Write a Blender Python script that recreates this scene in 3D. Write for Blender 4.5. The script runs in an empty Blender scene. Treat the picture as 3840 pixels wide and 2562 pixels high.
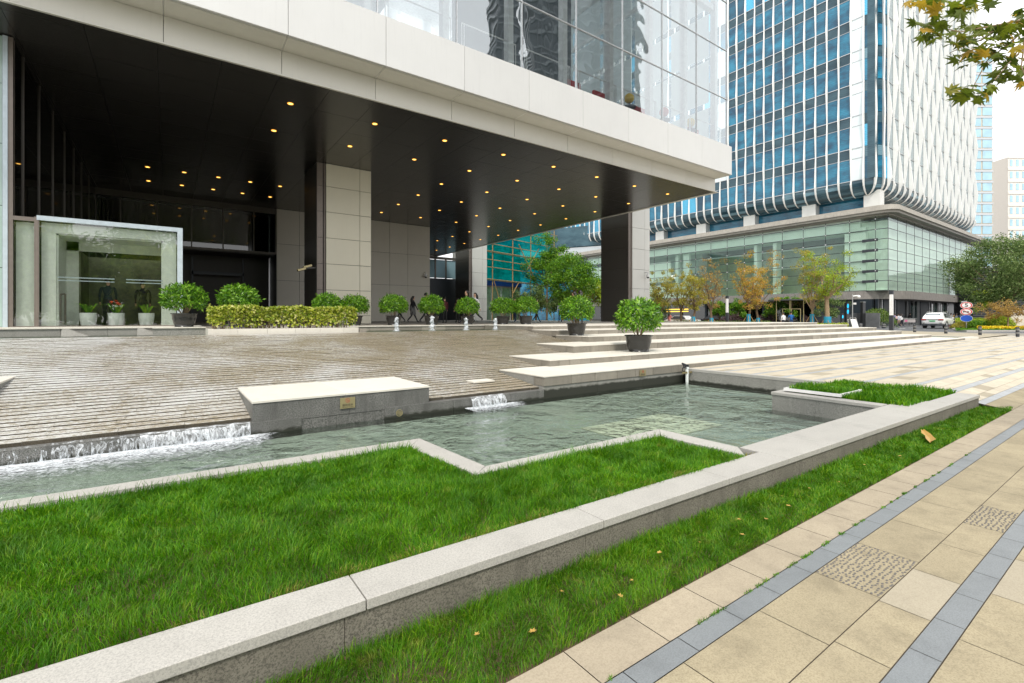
import bpy, math, random
import numpy as np
from mathutils import Vector, Matrix
random.seed(7); rng = np.random.default_rng(11)
sin, cos, pi, R = math.sin, math.cos, math.pi, math.radians
sc = bpy.context.scene
S = 1.22            # layout units -> metres (camera eye height 1.15 units = 1.4 m)

# ------------------------------------------------------------------ camera, sky, sun
cam_d = bpy.data.cameras.new("camera"); cam = bpy.data.objects.new("camera", cam_d)
sc.collection.objects.link(cam); sc.camera = cam
cam.location = (0, 0, 1.15 * S)
cam.rotation_euler = (R(90), 0, R(-35.58))
cam_d.sensor_width = 36; cam_d.lens = 1803 / 3840 * 36
cam_d.shift_y = -89 / 3840
cam_d.clip_start = .05; cam_d.clip_end = 3000
SUN_EL, SUN_AZ = 55, 218      # azimuth the light comes from (deg, clockwise from +Y)
w = bpy.data.worlds.new("World"); sc.world = w; w.use_nodes = True
nt = w.node_tree; nt.nodes.clear()
def wn(t, **k):
    n = nt.nodes.new(t)
    for a, b in k.items(): setattr(n, a, b)
    return n
wo = wn('ShaderNodeOutputWorld'); bg = wn('ShaderNodeBackground'); bg.inputs[1].default_value = .10
sky = wn('ShaderNodeTexSky', sky_type='NISHITA', sun_disc=False)
sky.sun_elevation = R(SUN_EL); sky.sun_rotation = R(SUN_AZ); sky.dust_density = 3
mx = wn('ShaderNodeMix', data_type='RGBA'); tc = wn('ShaderNodeTexCoord'); nz = wn('ShaderNodeTexNoise')
nz.inputs['Scale'].default_value = 2.2; nz.inputs['Detail'].default_value = 6
rp = wn('ShaderNodeValToRGB'); rp.color_ramp.elements[0].position = .3; rp.color_ramp.elements[1].position = .6
rp.color_ramp.elements[0].color = (.72, .72, .72, 1); rp.color_ramp.elements[1].color = (1, 1, 1, 1)
nt.links.new(tc.outputs['Generated'], nz.inputs['Vector']); nt.links.new(nz.outputs[0], rp.inputs[0])
nt.links.new(rp.outputs[0], mx.inputs[0]); nt.links.new(sky.outputs[0], mx.inputs[6])
mx.inputs[7].default_value = (8.5, 8.5, 8.5, 1)       # overcast cloud radiance, before the 0.12 strength
nt.links.new(mx.outputs[2], bg.inputs[0]); nt.links.new(bg.outputs[0], wo.inputs[0])
sd = bpy.data.lights.new("sun", 'SUN'); sd.energy = 1.5; sd.angle = R(10); sd.color = (1, .94, .83)
sun = bpy.data.objects.new("sun", sd); sc.collection.objects.link(sun)
a = R(SUN_AZ); dirv = Vector((sin(a) * cos(R(SUN_EL)), cos(a) * cos(R(SUN_EL)), sin(R(SUN_EL))))
sun.rotation_euler = dirv.to_track_quat('Z', 'Y').to_euler(); sun.location = (0, -20, 40)
sc.view_settings.view_transform = 'Standard'; sc.view_settings.look = 'None'
sc.view_settings.exposure = 1.02; sc.view_settings.gamma = 1
sc.cycles.max_bounces = 8; sc.cycles.transparent_max_bounces = 24
sc.cycles.diffuse_bounces = 3; sc.cycles.glossy_bounces = 4; sc.cycles.use_denoising = True
sc.cycles.caustics_reflective = False; sc.cycles.caustics_refractive = False

# ------------------------------------------------------------------ helpers
def link(o): sc.collection.objects.link(o); return o
def tag(o, label=None, cat=None, group=None, kind=None):
    if label: o['label'] = label
    if cat: o['category'] = cat
    if group: o['group'] = group
    if kind: o['kind'] = kind
    return o
def thing(name, label, cat, loc=(0, 0, 0), rz=0, group=None):
    o = bpy.data.objects.new(name, None); link(o); o.empty_display_size = .2
    o.location = Vector(loc) * S; o.rotation_euler = (0, 0, rz)
    return tag(o, label, cat, group)
def copy_tree(o, parent=None):
    c = o.copy(); link(c)
    if parent: c.parent = parent
    for ch in o.children: copy_tree(ch, c)
    return c
class MB:
    def __init__(s): s.v = []; s.f = []; s.m = []
    def add(s, vs, fs, m=0):
        b = len(s.v); s.v += [tuple(p) for p in vs]; s.f += [tuple(i + b for i in f) for f in fs]; s.m += [m] * len(fs)
    def box(s, x0, x1, y0, y1, z0, z1, m=0):
        s.add([(x0,y0,z0),(x1,y0,z0),(x1,y1,z0),(x0,y1,z0),(x0,y0,z1),(x1,y0,z1),(x1,y1,z1),(x0,y1,z1)],
              [(0,3,2,1),(4,5,6,7),(0,1,5,4),(1,2,6,5),(2,3,7,6),(3,0,4,7)], m)
        return s
    def prism(s, poly, z0, z1, m=0):
        n = len(poly); vs = [(x,y,z0) for x,y in poly] + [(x,y,z1) for x,y in poly]
        s.add(vs, [tuple(range(n))[::-1], tuple(range(n, 2*n))] + [(i,(i+1)%n,n+(i+1)%n,n+i) for i in range(n)], m); return s
    def quad(s, a, b, c, d, m=0): s.add([a,b,c,d], [(0,1,2,3)], m); return s
    def tube(s, pts, rad, n=8, m=0, cap=True):
        pts = [Vector(p) for p in pts]
        if not hasattr(rad, '__len__'): rad = [rad] * len(pts)
        vs = []; fs = []; up = None
        for i, p in enumerate(pts):
            d = (pts[min(i+1, len(pts)-1)] - pts[max(i-1, 0)]).normalized()
            if up is None: up = Vector((0,0,1)) if abs(d.z) < .9 else Vector((1,0,0))
            x = d.cross(up).normalized(); y = x.cross(d).normalized(); up = y
            for k in range(n):
                t = 2*pi*k/n; vs.append(p + x*cos(t)*rad[i] + y*sin(t)*rad[i])
        for i in range(len(pts)-1):
            for k in range(n): fs.append((i*n+k, i*n+(k+1)%n, (i+1)*n+(k+1)%n, (i+1)*n+k))
        if cap: fs += [tuple(range(n))[::-1], tuple(range((len(pts)-1)*n, len(pts)*n))]
        s.add(vs, fs, m); return s
    def lathe(s, prof, n=24, c=(0,0,0), m=0, cap=True):
        vs = [(c[0]+r*cos(2*pi*k/n), c[1]+r*sin(2*pi*k/n), c[2]+z) for r, z in prof for k in range(n)]
        fs = [(i*n+k, i*n+(k+1)%n, (i+1)*n+(k+1)%n, (i+1)*n+k) for i in range(len(prof)-1) for k in range(n)]
        if cap: fs += [tuple(range(n))[::-1], tuple(range((len(prof)-1)*n, len(prof)*n))]
        s.add(vs, fs, m); return s
    def ball(s, c, r, n=12, m=0, sz=1.0):
        prof = [(max(r*sin(pi*i/n), 1e-4), -r*cos(pi*i/n)*sz) for i in range(n+1)]
        return s.lathe(prof, max(8, n), c, m)
    def build(s, name, mat, parent=None, world=True, smooth=False, bevel=0, kind=None):
        me = bpy.data.meshes.new(name)
        off = Vector((0,0,0))
        if parent is not None and world:
            p = parent
            while p is not None: off += Vector(p.location); p = p.parent
        me.from_pydata([tuple(Vector(p)*S - off) for p in s.v], [], s.f)
        mats = mat if isinstance(mat, (list, tuple)) else [mat]
        for q in mats: me.materials.append(q)
        if len(mats) > 1: me.polygons.foreach_set('material_index', s.m)
        if smooth: me.polygons.foreach_set('use_smooth', [True]*len(me.polygons))
        me.update()
        o = bpy.data.objects.new(name, me); link(o)
        if parent is not None: o.parent = parent
        if bevel:
            b = o.modifiers.new('bevel', 'BEVEL'); b.width = bevel; b.segments = 2; b.limit_method = 'ANGLE'
        if kind: o['kind'] = kind
        return o
def ordw(i): return ['first','second','third','fourth','fifth','sixth','seventh','eighth','ninth','tenth','eleventh','twelfth','thirteenth','fourteenth'][i]

def np_mesh(name, verts, faces_flat, sizes, mat, parent=None, mat_idx=None, smooth=False):
    me = bpy.data.meshes.new(name); nv = len(verts)
    me.vertices.add(nv); me.vertices.foreach_set('co', (verts*S).astype(np.float32).ravel())
    me.loops.add(len(faces_flat)); me.loops.foreach_set('vertex_index', faces_flat.astype(np.int32))
    me.polygons.add(len(sizes))
    st = np.concatenate([[0], np.cumsum(sizes)[:-1]]).astype(np.int32)
    me.polygons.foreach_set('loop_start', st); me.polygons.foreach_set('loop_total', np.asarray(sizes, np.int32))
    mats = mat if isinstance(mat, (list, tuple)) else [mat]
    for q in mats: me.materials.append(q)
    if mat_idx is not None: me.polygons.foreach_set('material_index', np.asarray(mat_idx, np.int32))
    if smooth: me.polygons.foreach_set('use_smooth', np.ones(len(sizes), bool))
    me.update(calc_edges=True)
    o = bpy.data.objects.new(name, me); link(o)
    if parent is not None: o.parent = parent
    return o

# ------------------------------------------------------------------ materials
class NT:
    def __init__(s, name):
        s.m = bpy.data.materials.new(name); s.m.use_nodes = True; s.t = s.m.node_tree; s.t.nodes.clear()
        s.out = s.n('ShaderNodeOutputMaterial'); s.tc = s.n('ShaderNodeTexCoord')
    def n(s, t, **k):
        x = s.t.nodes.new(t)
        for a_, b_ in k.items(): setattr(x, a_, b_)
        return x
    def l(s, a_, b_): s.t.links.new(a_, b_)
    def vec(s, scale=(1,1,1), rot=(0,0,0)):
        mp = s.n('ShaderNodeMapping'); mp.inputs['Scale'].default_value = scale; mp.inputs['Rotation'].default_value = rot
        s.l(s.tc.outputs['Object'], mp.inputs['Vector']); return mp.outputs[0]
    def noise(s, scale, detail=3, rough=.6, v=None, dist=0):
        x = s.n('ShaderNodeTexNoise'); x.inputs['Scale'].default_value = scale; x.inputs['Detail'].default_value = detail
        x.inputs['Roughness'].default_value = rough; x.inputs['Distortion'].default_value = dist
        s.l(v if v is not None else s.tc.outputs['Object'], x.inputs['Vector']); return x.outputs[0]
    def ramp(s, fac, stops, interp='LINEAR'):
        x = s.n('ShaderNodeValToRGB'); x.color_ramp.interpolation = interp; e = x.color_ramp.elements
        while len(e) < len(stops): e.new(.5)
        for i, (p, c) in enumerate(stops):
            e[i].position = p; e[i].color = (c, c, c, 1) if not hasattr(c, '__len__') else (*c, 1)
        s.l(fac, x.inputs[0]); return x.outputs[0]
    def mix(s, f, a_, b_, mode='MIX'):
        x = s.n('ShaderNodeMix', data_type='RGBA', blend_type=mode)
        for i, q in ((0, f), (6, a_), (7, b_)):
            if hasattr(q, 'links'): s.l(q, x.inputs[i])
            else: x.inputs[i].default_value = q if i == 0 else (*q, 1)
        return x.outputs[2]
    def math(s, op, a_, b_=0.0):
        x = s.n('ShaderNodeMath', operation=op)
        for i, q in ((0, a_), (1, b_)):
            if hasattr(q, 'links'): s.l(q, x.inputs[i])
            else: x.inputs[i].default_value = q
        return x.outputs[0]
    def bump(s, h, strength=.3, dist=.01):
        x = s.n('ShaderNodeBump'); x.inputs['Strength'].default_value = strength; x.inputs['Distance'].default_value = dist
        s.l(h, x.inputs['Height']); return x.outputs[0]
    def rand(s): return s.n('ShaderNodeNewGeometry').outputs['Random Per Island']
    def bsdf(s, col, rough=.6, metal=0, normal=None, spec=.5, **kw):
        b = s.n('ShaderNodeBsdfPrincipled')
        for nme, q in (('Base Color', col), ('Roughness', rough), ('Metallic', metal), ('Specular IOR Level', spec)):
            if hasattr(q, 'links'): s.l(q, b.inputs[nme])
            else: b.inputs[nme].default_value = (*q, 1) if hasattr(q, '__len__') else q
        if normal is not None: s.l(normal, b.inputs['Normal'])
        for k_, q in kw.items(): b.inputs[k_.replace('_', ' ')].default_value = q
        s.l(b.outputs[0], s.out.inputs[0]); return b
def plain(name, col, rough=.6, metal=0, var=.08, scale=6, spec=.5):
    t = NT(name); n_ = t.noise(scale, 4)
    c = t.mix(t.ramp(n_, [(.3, 0), (.7, 1)]), tuple(x*(1-var) for x in col), tuple(min(1, x*(1+var)) for x in col))
    t.bsdf(c, rough, metal, spec=spec); return t.m
def granite(name, col, dark, speck=90, amount=.5, rough=.55, stain=.12, island=.1, wet=None, spec=.25):
    """speckled stone: fine dark and pale grains, broad stains, a small tone step from slab to slab"""
    t = NT(name)
    n1 = t.noise(speck, 2, .8); n2 = t.noise(speck*2.1, 1, .5); n3 = t.noise(1.7, 5, .6)
    c = t.mix(t.ramp(n1, [(.38, amount), (.56, 0)]), col, dark)
    c = t.mix(t.ramp(n2, [(.6, 0), (.75, .35)]), c, tuple(min(1, x*1.5) for x in col))
    c = t.mix(t.ramp(n3, [(.35, stain), (.7, 0)]), c, tuple(x*.45 for x in col))
    sv = t.noise(5, 4, .65, t.vec((1, 1, .18))); c = t.mix(t.ramp(sv, [(.50, 0), (.72, stain)]), c, tuple(x*.35 for x in col))
    n4 = t.noise(22, 4, .7); c = t.mix(t.ramp(n4, [(.58, 0), (.70, stain*.8)]), c, tuple(x*.5 for x in col))
    r_ = t.rand(); c = t.mix(1.0, c, t.ramp(r_, [(0, 1-island), (1, 1.0)]), 'MULTIPLY')
    if wet is not None:     # algae / damp line just above the water (height in metres)
        sx = t.n('ShaderNodeSeparateXYZ'); t.l(t.tc.outputs['Object'], sx.inputs[0])
        hgt = t.math('ADD', sx.outputs[2], t.math('MULTIPLY', t.noise(9, 4), .12))
        wm = t.ramp(t.math('MULTIPLY_ADD', hgt, 1.0), [(0, 0), (1, 1)])
        m_ = t.n('ShaderNodeMapRange'); m_.inputs[1].default_value = wet+.125; m_.inputs[2].default_value = wet+.085
        t.l(hgt, m_.inputs[0]); c = t.mix(m_.outputs[0], c, (.035, .037, .03))
    t.bsdf(c, rough, normal=t.bump(n1, .12, .004), spec=spec); return t.m
M = {}
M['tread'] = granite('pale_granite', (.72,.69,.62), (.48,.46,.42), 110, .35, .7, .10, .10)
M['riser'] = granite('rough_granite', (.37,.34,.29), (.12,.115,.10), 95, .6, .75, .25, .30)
M['wallst'] = granite('grey_granite', (.37,.365,.34), (.10,.10,.095), 90, .8, .6, .25, .12, wet=-.348)
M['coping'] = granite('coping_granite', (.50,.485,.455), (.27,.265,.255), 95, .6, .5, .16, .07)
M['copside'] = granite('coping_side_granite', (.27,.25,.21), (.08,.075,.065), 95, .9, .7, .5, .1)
M['bench'] = granite('dark_speckled_granite', (.25,.25,.24), (.02,.02,.02), 70, 1.0, .4, .75, .1, wet=-.348)
M['paver'] = granite('beige_paver', (.41,.355,.245), (.23,.19,.12), 110, .55, .85, .38, .08)
M['paver_pale'] = granite('pale_paver', (.42,.375,.29), (.27,.235,.175), 110, .4, .85, .12, .08)
M['kerb'] = granite('kerb_paver', (.43,.37,.28), (.27,.23,.165), 100, .45, .8, .3, .08)
M['plaza'] = granite('glare_paled_plaza_stone', (.62,.56,.45), (.42,.36,.27), 110, .4, .8, .25, .10)  # overexposed glare of the far plaza put into a paler stone colour
M['plaza_strip'] = granite('glare_paled_strip', (.42,.44,.46), (.30,.32,.34), 110, .4, .6, .2, .08)  # strip colour lifted too, the same washed-out glare painted in
M['strip'] = granite('blue_grey_strip', (.235,.255,.27), (.14,.15,.16), 120, .5, .5, .25, .10, spec=.6)
M['terrace'] = granite('terrace_stone', (.45,.41,.36), (.30,.27,.24), 60, .4, .5, .12, .1)
M['grout'] = plain('dark_grout', (.13,.11,.085), .9)
M['soil'] = plain('soil', (.07,.045,.025), .95, var=.4, scale=30)
M['asphalt'] = plain('asphalt', (.105,.11,.12), .85, var=.15, scale=20)
M['paint_white'] = plain('white_road_paint', (.7,.7,.68), .6)
M['concrete'] = plain('concrete', (.34,.33,.31), .8, var=.2, scale=1.5)
def metal_panel(name, col, rough, metal=.2, isl=.05):
    t = NT(name); n_ = t.noise(.9, 5, .6); c = t.mix(t.ramp(n_, [(.35, .0), (.75, .10)]), col, tuple(x*.6 for x in col))
    sv = t.noise(3, 3, .6, t.vec((4, 4, .25))); c = t.mix(t.ramp(sv, [(.55, 0), (.8, .10)]), c, tuple(x*.5 for x in col))
    c = t.mix(1.0, c, t.ramp(t.rand(), [(0, 1-isl), (1, 1.0)]), 'MULTIPLY')
    t.bsdf(c, rough, metal); return t.m
M['fascia'] = metal_panel('fascia_panel', (.61,.615,.61), .42)
M['fascia2'] = metal_panel('lower_fascia_panel', (.60,.585,.53), .42)
M['pillar'] = metal_panel('pillar_panel', (.74,.70,.57), .45)
M['pillar_w'] = metal_panel('pale_pillar_panel', (.70,.70,.67), .45)
M['corewall'] = metal_panel('core_wall_panel', (.60,.57,.50), .5)
M['darkclad'] = metal_panel('dark_cladding_and_shade', (.12,.112,.10), .35)  # on pillar sides: dark panels, with the sheltered face's shade in the colour
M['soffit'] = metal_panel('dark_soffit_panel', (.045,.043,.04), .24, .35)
M['black'] = plain('black_metal', (.02,.021,.024), .35, .4)
M['charcoal'] = plain('charcoal_metal', (.045,.05,.06), .45, .3)
M['white'] = plain('white_paint', (.8,.8,.8), .35)
M['steel'] = plain('steel', (.55,.56,.57), .3, .8)
M['brass'] = plain('brushed_brass', (.42,.36,.20), .4, .7)
M['pot'] = plain('black_glazed_pot', (.028,.028,.027), .22, 0)
M['whitepot'] = plain('white_ceramic_pot', (.75,.78,.78), .25, 0)
M['trunk'] = plain('bark', (.16,.11,.07), .9, var=.35, scale=14)
M['trunk_pale'] = plain('pale_bark', (.30,.22,.14), .9, var=.3, scale=14)
M['bamboo'] = plain('bamboo', (.36,.23,.09), .6, var=.3, scale=5)
M['bluewrap'] = plain('blue_wrap', (.02,.28,.45), .6, var=.2, scale=12)
M['red'] = plain('red', (.5,.03,.03), .5); M['yellow'] = plain('yellow', (.75,.5,.03), .5)
M['blue'] = plain('sign_blue', (.01,.09,.55), .4); M['signblue'] = plain('shop_blue', (.01,.05,.26), .4)
M['paleblueframe'] = plain('pale_blue_frame', (.50,.58,.64), .35, .2)
M['taupe'] = plain('taupe_frame', (.20,.17,.15), .4, .4)
M['text'] = plain('engraved_text', (.03,.025,.02), .6)
M['interior_white'] = plain('interior_white', (.90,.92,.93), .6)
M['mint'] = plain('mint_wall', (.84,.93,.84), .6, var=.06, scale=.6)
M['mintglass'] = plain('frosted_mint_glass', (.38,.50,.46), .12, 0, var=.1, scale=.7)
def emis(name, col, st):
    t = NT(name); e = t.n('ShaderNodeEmission'); e.inputs[0].default_value = (*col, 1); e.inputs[1].default_value = st
    t.l(e.outputs[0], t.out.inputs[0]); return t.m
M['lamp'] = emis('amber_lamp', (1, .42, .05), .8); M['lampcore'] = emis('amber_lamp_core', (1, .60, .14), 1.9)
M['screen'] = emis('lit_blue_sign', (.02, .45, .8), 1.2)
def glass(name, tint, refl=.12, edge=.9, rough=0.0, wav=0, wscale=.3, rc=(1,1,1), blend=.25):
    t = NT(name)
    tr = t.n('ShaderNodeBsdfTransparent'); tr.inputs[0].default_value = (*tint, 1)
    gl = t.n('ShaderNodeBsdfGlossy'); gl.inputs['Roughness'].default_value = rough; gl.inputs[0].default_value = (*rc, 1)
    if wav:
        b = t.bump(t.noise(wscale, 2, .5), wav, .3); t.l(b, gl.inputs['Normal'])
    lw = t.n('ShaderNodeLayerWeight'); lw.inputs[0].default_value = blend
    f = t.n('ShaderNodeMapRange'); f.inputs[3].default_value = refl; f.inputs[4].default_value = edge
    t.l(lw.outputs['Fresnel'], f.inputs[0])
    ms = t.n('ShaderNodeMixShader'); t.l(f.outputs[0], ms.inputs[0]); t.l(tr.outputs[0], ms.inputs[1]); t.l(gl.outputs[0], ms.inputs[2])
    t.l(ms.outputs[0], t.out.inputs[0]); return t.m
M['glass_upper'] = glass('curtain_glass', (.93,.98,.98), .32, 1, 0, .10, .35, (.92,.97,1))
M['glass_lobby'] = glass('lobby_glass', (.90,.94,.90), .10, .7, 0, .03, .6)
M['glass_dark'] = glass('dark_glass', (.16,.20,.19), .07, .8, .02)
M['glass_green'] = glass('green_podium_glass', (.90,1,.94), .07, .6, 0, .03, .3, (.8,1,.95))
M['glass_green2'] = glass('reflective_podium_glass', (.92,1,.96), .14, .5, .02, .12, .35, (.9,1,.98))
def tower_glass(name, c0, c1, refl):
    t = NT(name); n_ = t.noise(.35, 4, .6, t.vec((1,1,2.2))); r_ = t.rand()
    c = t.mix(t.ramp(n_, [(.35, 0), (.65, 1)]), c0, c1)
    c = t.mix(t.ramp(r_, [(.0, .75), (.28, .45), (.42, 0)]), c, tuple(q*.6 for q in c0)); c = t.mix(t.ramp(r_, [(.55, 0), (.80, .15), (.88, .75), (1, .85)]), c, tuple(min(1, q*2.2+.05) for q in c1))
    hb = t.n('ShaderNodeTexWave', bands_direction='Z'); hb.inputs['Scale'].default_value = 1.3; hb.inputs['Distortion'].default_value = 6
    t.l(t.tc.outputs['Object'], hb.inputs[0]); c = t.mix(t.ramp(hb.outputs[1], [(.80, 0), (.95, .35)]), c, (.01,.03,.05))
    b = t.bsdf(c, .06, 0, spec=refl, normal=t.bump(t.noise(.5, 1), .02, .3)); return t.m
M['tglass'] = tower_glass('blue_tower_glass', (.004,.055,.115), (.02,.22,.36), .6)
M['tspandrel'] = tower_glass('grey_blue_spandrel', (.022,.06,.085), (.06,.125,.16), .45)
M['twhiteglass'] = plain('white_panel_glass', (.72,.80,.82), .15, 0, .05, .5)
M['sideglass'] = plain('grey_side_glass', (.33,.40,.43), .12, 0, .1, .5)
M['fin'] = metal_panel('white_fin', (.92,.92,.90), .5, 0, .02)
M['sky_glass'] = plain('pale_blue_glass', (.40,.60,.70), .1, .3, .12, .3)
M['beige'] = plain('beige_stone', (.62,.53,.40), .8, var=.08, scale=.6)
M['hazebeige'] = plain('haze_paled_stone', (.80,.76,.70), .8)  # distance haze painted into the wall colour, paler than the beige stone
M['louvre'] = plain('dark_louvre', (.07,.075,.08), .5)
def foliage(name, c0, c1, c2=None, trans=.35, rough=.45):
    t = NT(name); r_ = t.rand()
    st = [(0, c0), (.75, c1)] + ([(1, c2)] if c2 else [])
    c = t.ramp(r_, st)
    n_ = t.noise(1.1, 3); c = t.mix(t.ramp(n_, [(.35, .35), (.65, 0)]), c, tuple(q*.5 for q in c0))
    if 'grass' in name:
        c = t.mix(t.ramp(t.noise(2.3, 4, .7), [(.52, 0), (.70, .35)]), c, (.20,.37,.015)); c = t.mix(t.ramp(t.noise(5.5, 3, .6), [(.62, 0), (.74, .45)]), c, (.42,.36,.08))
        c = t.mix(t.ramp(t.noise(1.7, 4, .6), [(.32, .6), (.5, 0)]), c, (.03,.13,.004))
    b = t.bsdf(c, rough, spec=.35)
    tl = t.n('ShaderNodeBsdfTranslucent'); t.l(c, tl.inputs[0])
    ms = t.n('ShaderNodeMixShader'); ms.inputs[0].default_value = trans
    t.l(b.outputs[0], ms.inputs[1]); t.l(tl.outputs[0], ms.inputs[2]); t.l(ms.outputs[0], t.out.inputs[0]); return t.m
M['shrub'] = foliage('glossy_shrub_leaf', (.025,.11,.005), (.19,.43,.02), (.38,.62,.06), .3, .3)
M['hedge'] = foliage('golden_hedge_leaf', (.13,.24,.01), (.56,.60,.07), (.85,.82,.38), .35)
M['orangetree'] = foliage('autumn_leaf', (.33,.34,.05), (.76,.48,.11), (.88,.42,.12), .55)
M['olivetree'] = foliage('olive_autumn_leaf', (.28,.31,.04), (.62,.56,.11), (.76,.52,.13), .55)
M['limetree'] = foliage('lime_leaf', (.17,.30,.02), (.50,.64,.05), (.64,.64,.09), .4)
M['greentree'] = foliage('green_leaf', (.04,.15,.008), (.19,.40,.02), (.32,.50,.03), .35)
M['darktree'] = foliage('camphor_leaf', (.06,.115,.025), (.21,.32,.09), (.46,.54,.22), .4)
M['browntree'] = foliage('brown_leaf', (.30,.19,.05), (.62,.42,.12), (.58,.40,.13), .45)
M['cover'] = foliage('ground_cover_leaf', (.05,.11,.015), (.15,.24,.03), (.25,.28,.05), .2)
M['planeleaf'] = foliage('plane_leaf', (.06,.10,.008), (.19,.24,.015), (.55,.33,.03), .5)
M['grass'] = foliage('grass_blade', (.035,.155,.002), (.12,.36,.004), (.30,.50,.015), .35, .5)
M['grass2'] = foliage('short_grass_blade', (.04,.165,.003), (.13,.35,.006), (.32,.43,.025), .35, .5)
M['flower'] = foliage('yellow_flower', (.75,.50,.01), (.95,.75,.02), (.9,.85,.05), .3)
M['dryleaf'] = foliage('dry_leaf', (.45,.24,.05), (.65,.42,.12), (.30,.12,.04), .2)

# pool water: fresnel mix of a mirror and a clear tint over a real floor
def water_mat(name, tint, scale, strength, stretch=(1,1,1), refl=.06, white=0):
    t = NT(name); v = t.vec(stretch)
    h1 = t.noise(scale, 2, .45, v, .9); h2 = t.noise(scale*4, 2, .5, v, .3); hm = t.ramp(t.noise(.42, 2, .5), [(.38, .16), (.62, 1)])
    h = t.math('MULTIPLY', t.math('ADD', h1, t.math('MULTIPLY', h2, .22)), hm)
    nb = t.bump(h, strength, .2)
    tr = t.n('ShaderNodeBsdfTransparent'); tr.inputs[0].default_value = (*tint, 1)
    gl = t.n('ShaderNodeBsdfGlossy'); gl.inputs['Roughness'].default_value = .03; t.l(nb, gl.inputs['Normal'])
    fr = t.n('ShaderNodeFresnel'); fr.inputs[0].default_value = 1.33; t.l(nb, fr.inputs['Normal'])
    f = t.n('ShaderNodeMapRange'); f.inputs[3].default_value = refl; f.inputs[4].default_value = .95
    t.l(fr.outputs[0], f.inputs[0])
    ms = t.n('ShaderNodeMixShader'); t.l(f.outputs[0], ms.inputs[0]); t.l(tr.outputs[0], ms.inputs[1]); t.l(gl.outputs[0], ms.inputs[2])
    t.l(ms.outputs[0], t.out.inputs[0]); return t.m
M['water'] = water_mat('pool_water', (.86,.93,.90), 2.6, .8, refl=.05)
M['water_far'] = water_mat('shallow_water', (.7,.8,.7), 5, .5)
def foam_mat(name, scale, lo, hi, stretch=(1,1,1), fade=None, fade2=None):
    """white foam with holes; fade=(axis, start, end) thins it out along an axis (metres)"""
    t = NT(name); v = t.vec(stretch); n_ = t.noise(scale, 6, .7, v, 1.2); m_ = t.ramp(n_, [(lo, 0), (hi, 1)])
    if fade:
        sx = t.n('ShaderNodeSeparateXYZ'); t.l(t.tc.outputs['Object'], sx.inputs[0])
        mr = t.n('ShaderNodeMapRange'); mr.inputs[1].default_value = fade[1]; mr.inputs[2].default_value = fade[2]
        mr.inputs[3].default_value = .20; mr.inputs[4].default_value = -.22
        t.l(sx.outputs[fade[0]], mr.inputs[0]); q_ = t.math('ADD', n_, mr.outputs[0])
        if fade2:
            m2 = t.n('ShaderNodeMapRange'); m2.inputs[1].default_value = fade2[0]; m2.inputs[2].default_value = fade2[1]
            m2.inputs[3].default_value = 0; m2.inputs[4].default_value = -.5; t.l(sx.outputs[0], m2.inputs[0]); q_ = t.math('ADD', q_, m2.outputs[0])
        m_ = t.ramp(q_, [(lo, 0), (hi, 1)])
    d = t.n('ShaderNodeBsdfPrincipled'); d.inputs['Base Color'].default_value = (.84,.89,.95,1); d.inputs['Roughness'].default_value = .35
    t.l(t.bump(n_, .35, .02), d.inputs['Normal'])
    tr = t.n('ShaderNodeBsdfTransparent'); ms = t.n('ShaderNodeMixShader')
    t.l(m_, ms.inputs[0]); t.l(tr.outputs[0], ms.inputs[1]); t.l(d.outputs[0], ms.inputs[2]); t.l(ms.outputs[0], t.out.inputs[0]); return t.m
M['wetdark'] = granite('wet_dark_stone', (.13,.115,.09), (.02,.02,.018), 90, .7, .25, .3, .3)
def ramp_mat():
    t = NT('wet_grooved_granite'); g1 = t.noise(70, 2, .8)
    c = t.mix(t.ramp(g1, [(.38, .6), (.58, 0)]), (.37,.315,.225), (.15,.125,.085))
    big = t.noise(.55, 4, .6, None, .5); c = t.mix(t.ramp(big, [(.4, .0), (.7, .35)]), c, (.33,.32,.29))
    # foam carried by the sheet of water: fine broken streaks, denser towards the left of the ramp
    sx = t.n('ShaderNodeSeparateXYZ'); t.l(t.tc.outputs['Object'], sx.inputs[0])
    mr = t.n('ShaderNodeMapRange'); mr.inputs[1].default_value = -4; mr.inputs[2].default_value = 7
    mr.inputs[3].default_value = .12; mr.inputs[4].default_value = -.02
    t.l(sx.outputs[0], mr.inputs[0])
    fn = t.noise(15, 6, .85, t.vec((1.0, 2.4, 2.4)), .5)
    fo = t.math('ADD', t.math('ADD', fn, mr.outputs[0]), t.math('MULTIPLY', t.math('SUBTRACT', big, .5), .35))
    c = t.mix(t.ramp(fo, [(.51, 0), (.64, .75)]), c, (.82,.84,.86))
    b = t.bsdf(c, .22, normal=t.bump(fn, .55, .03), spec=.6); return t.m
M['ramp'] = ramp_mat()
M['poolfloor'] = granite('pool_floor_tile', (.43,.475,.41), (.14,.17,.145), 30, .6, .6, .2, .05)
M['plate'] = plain('pale_plate', (.64,.66,.52), .5)

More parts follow.
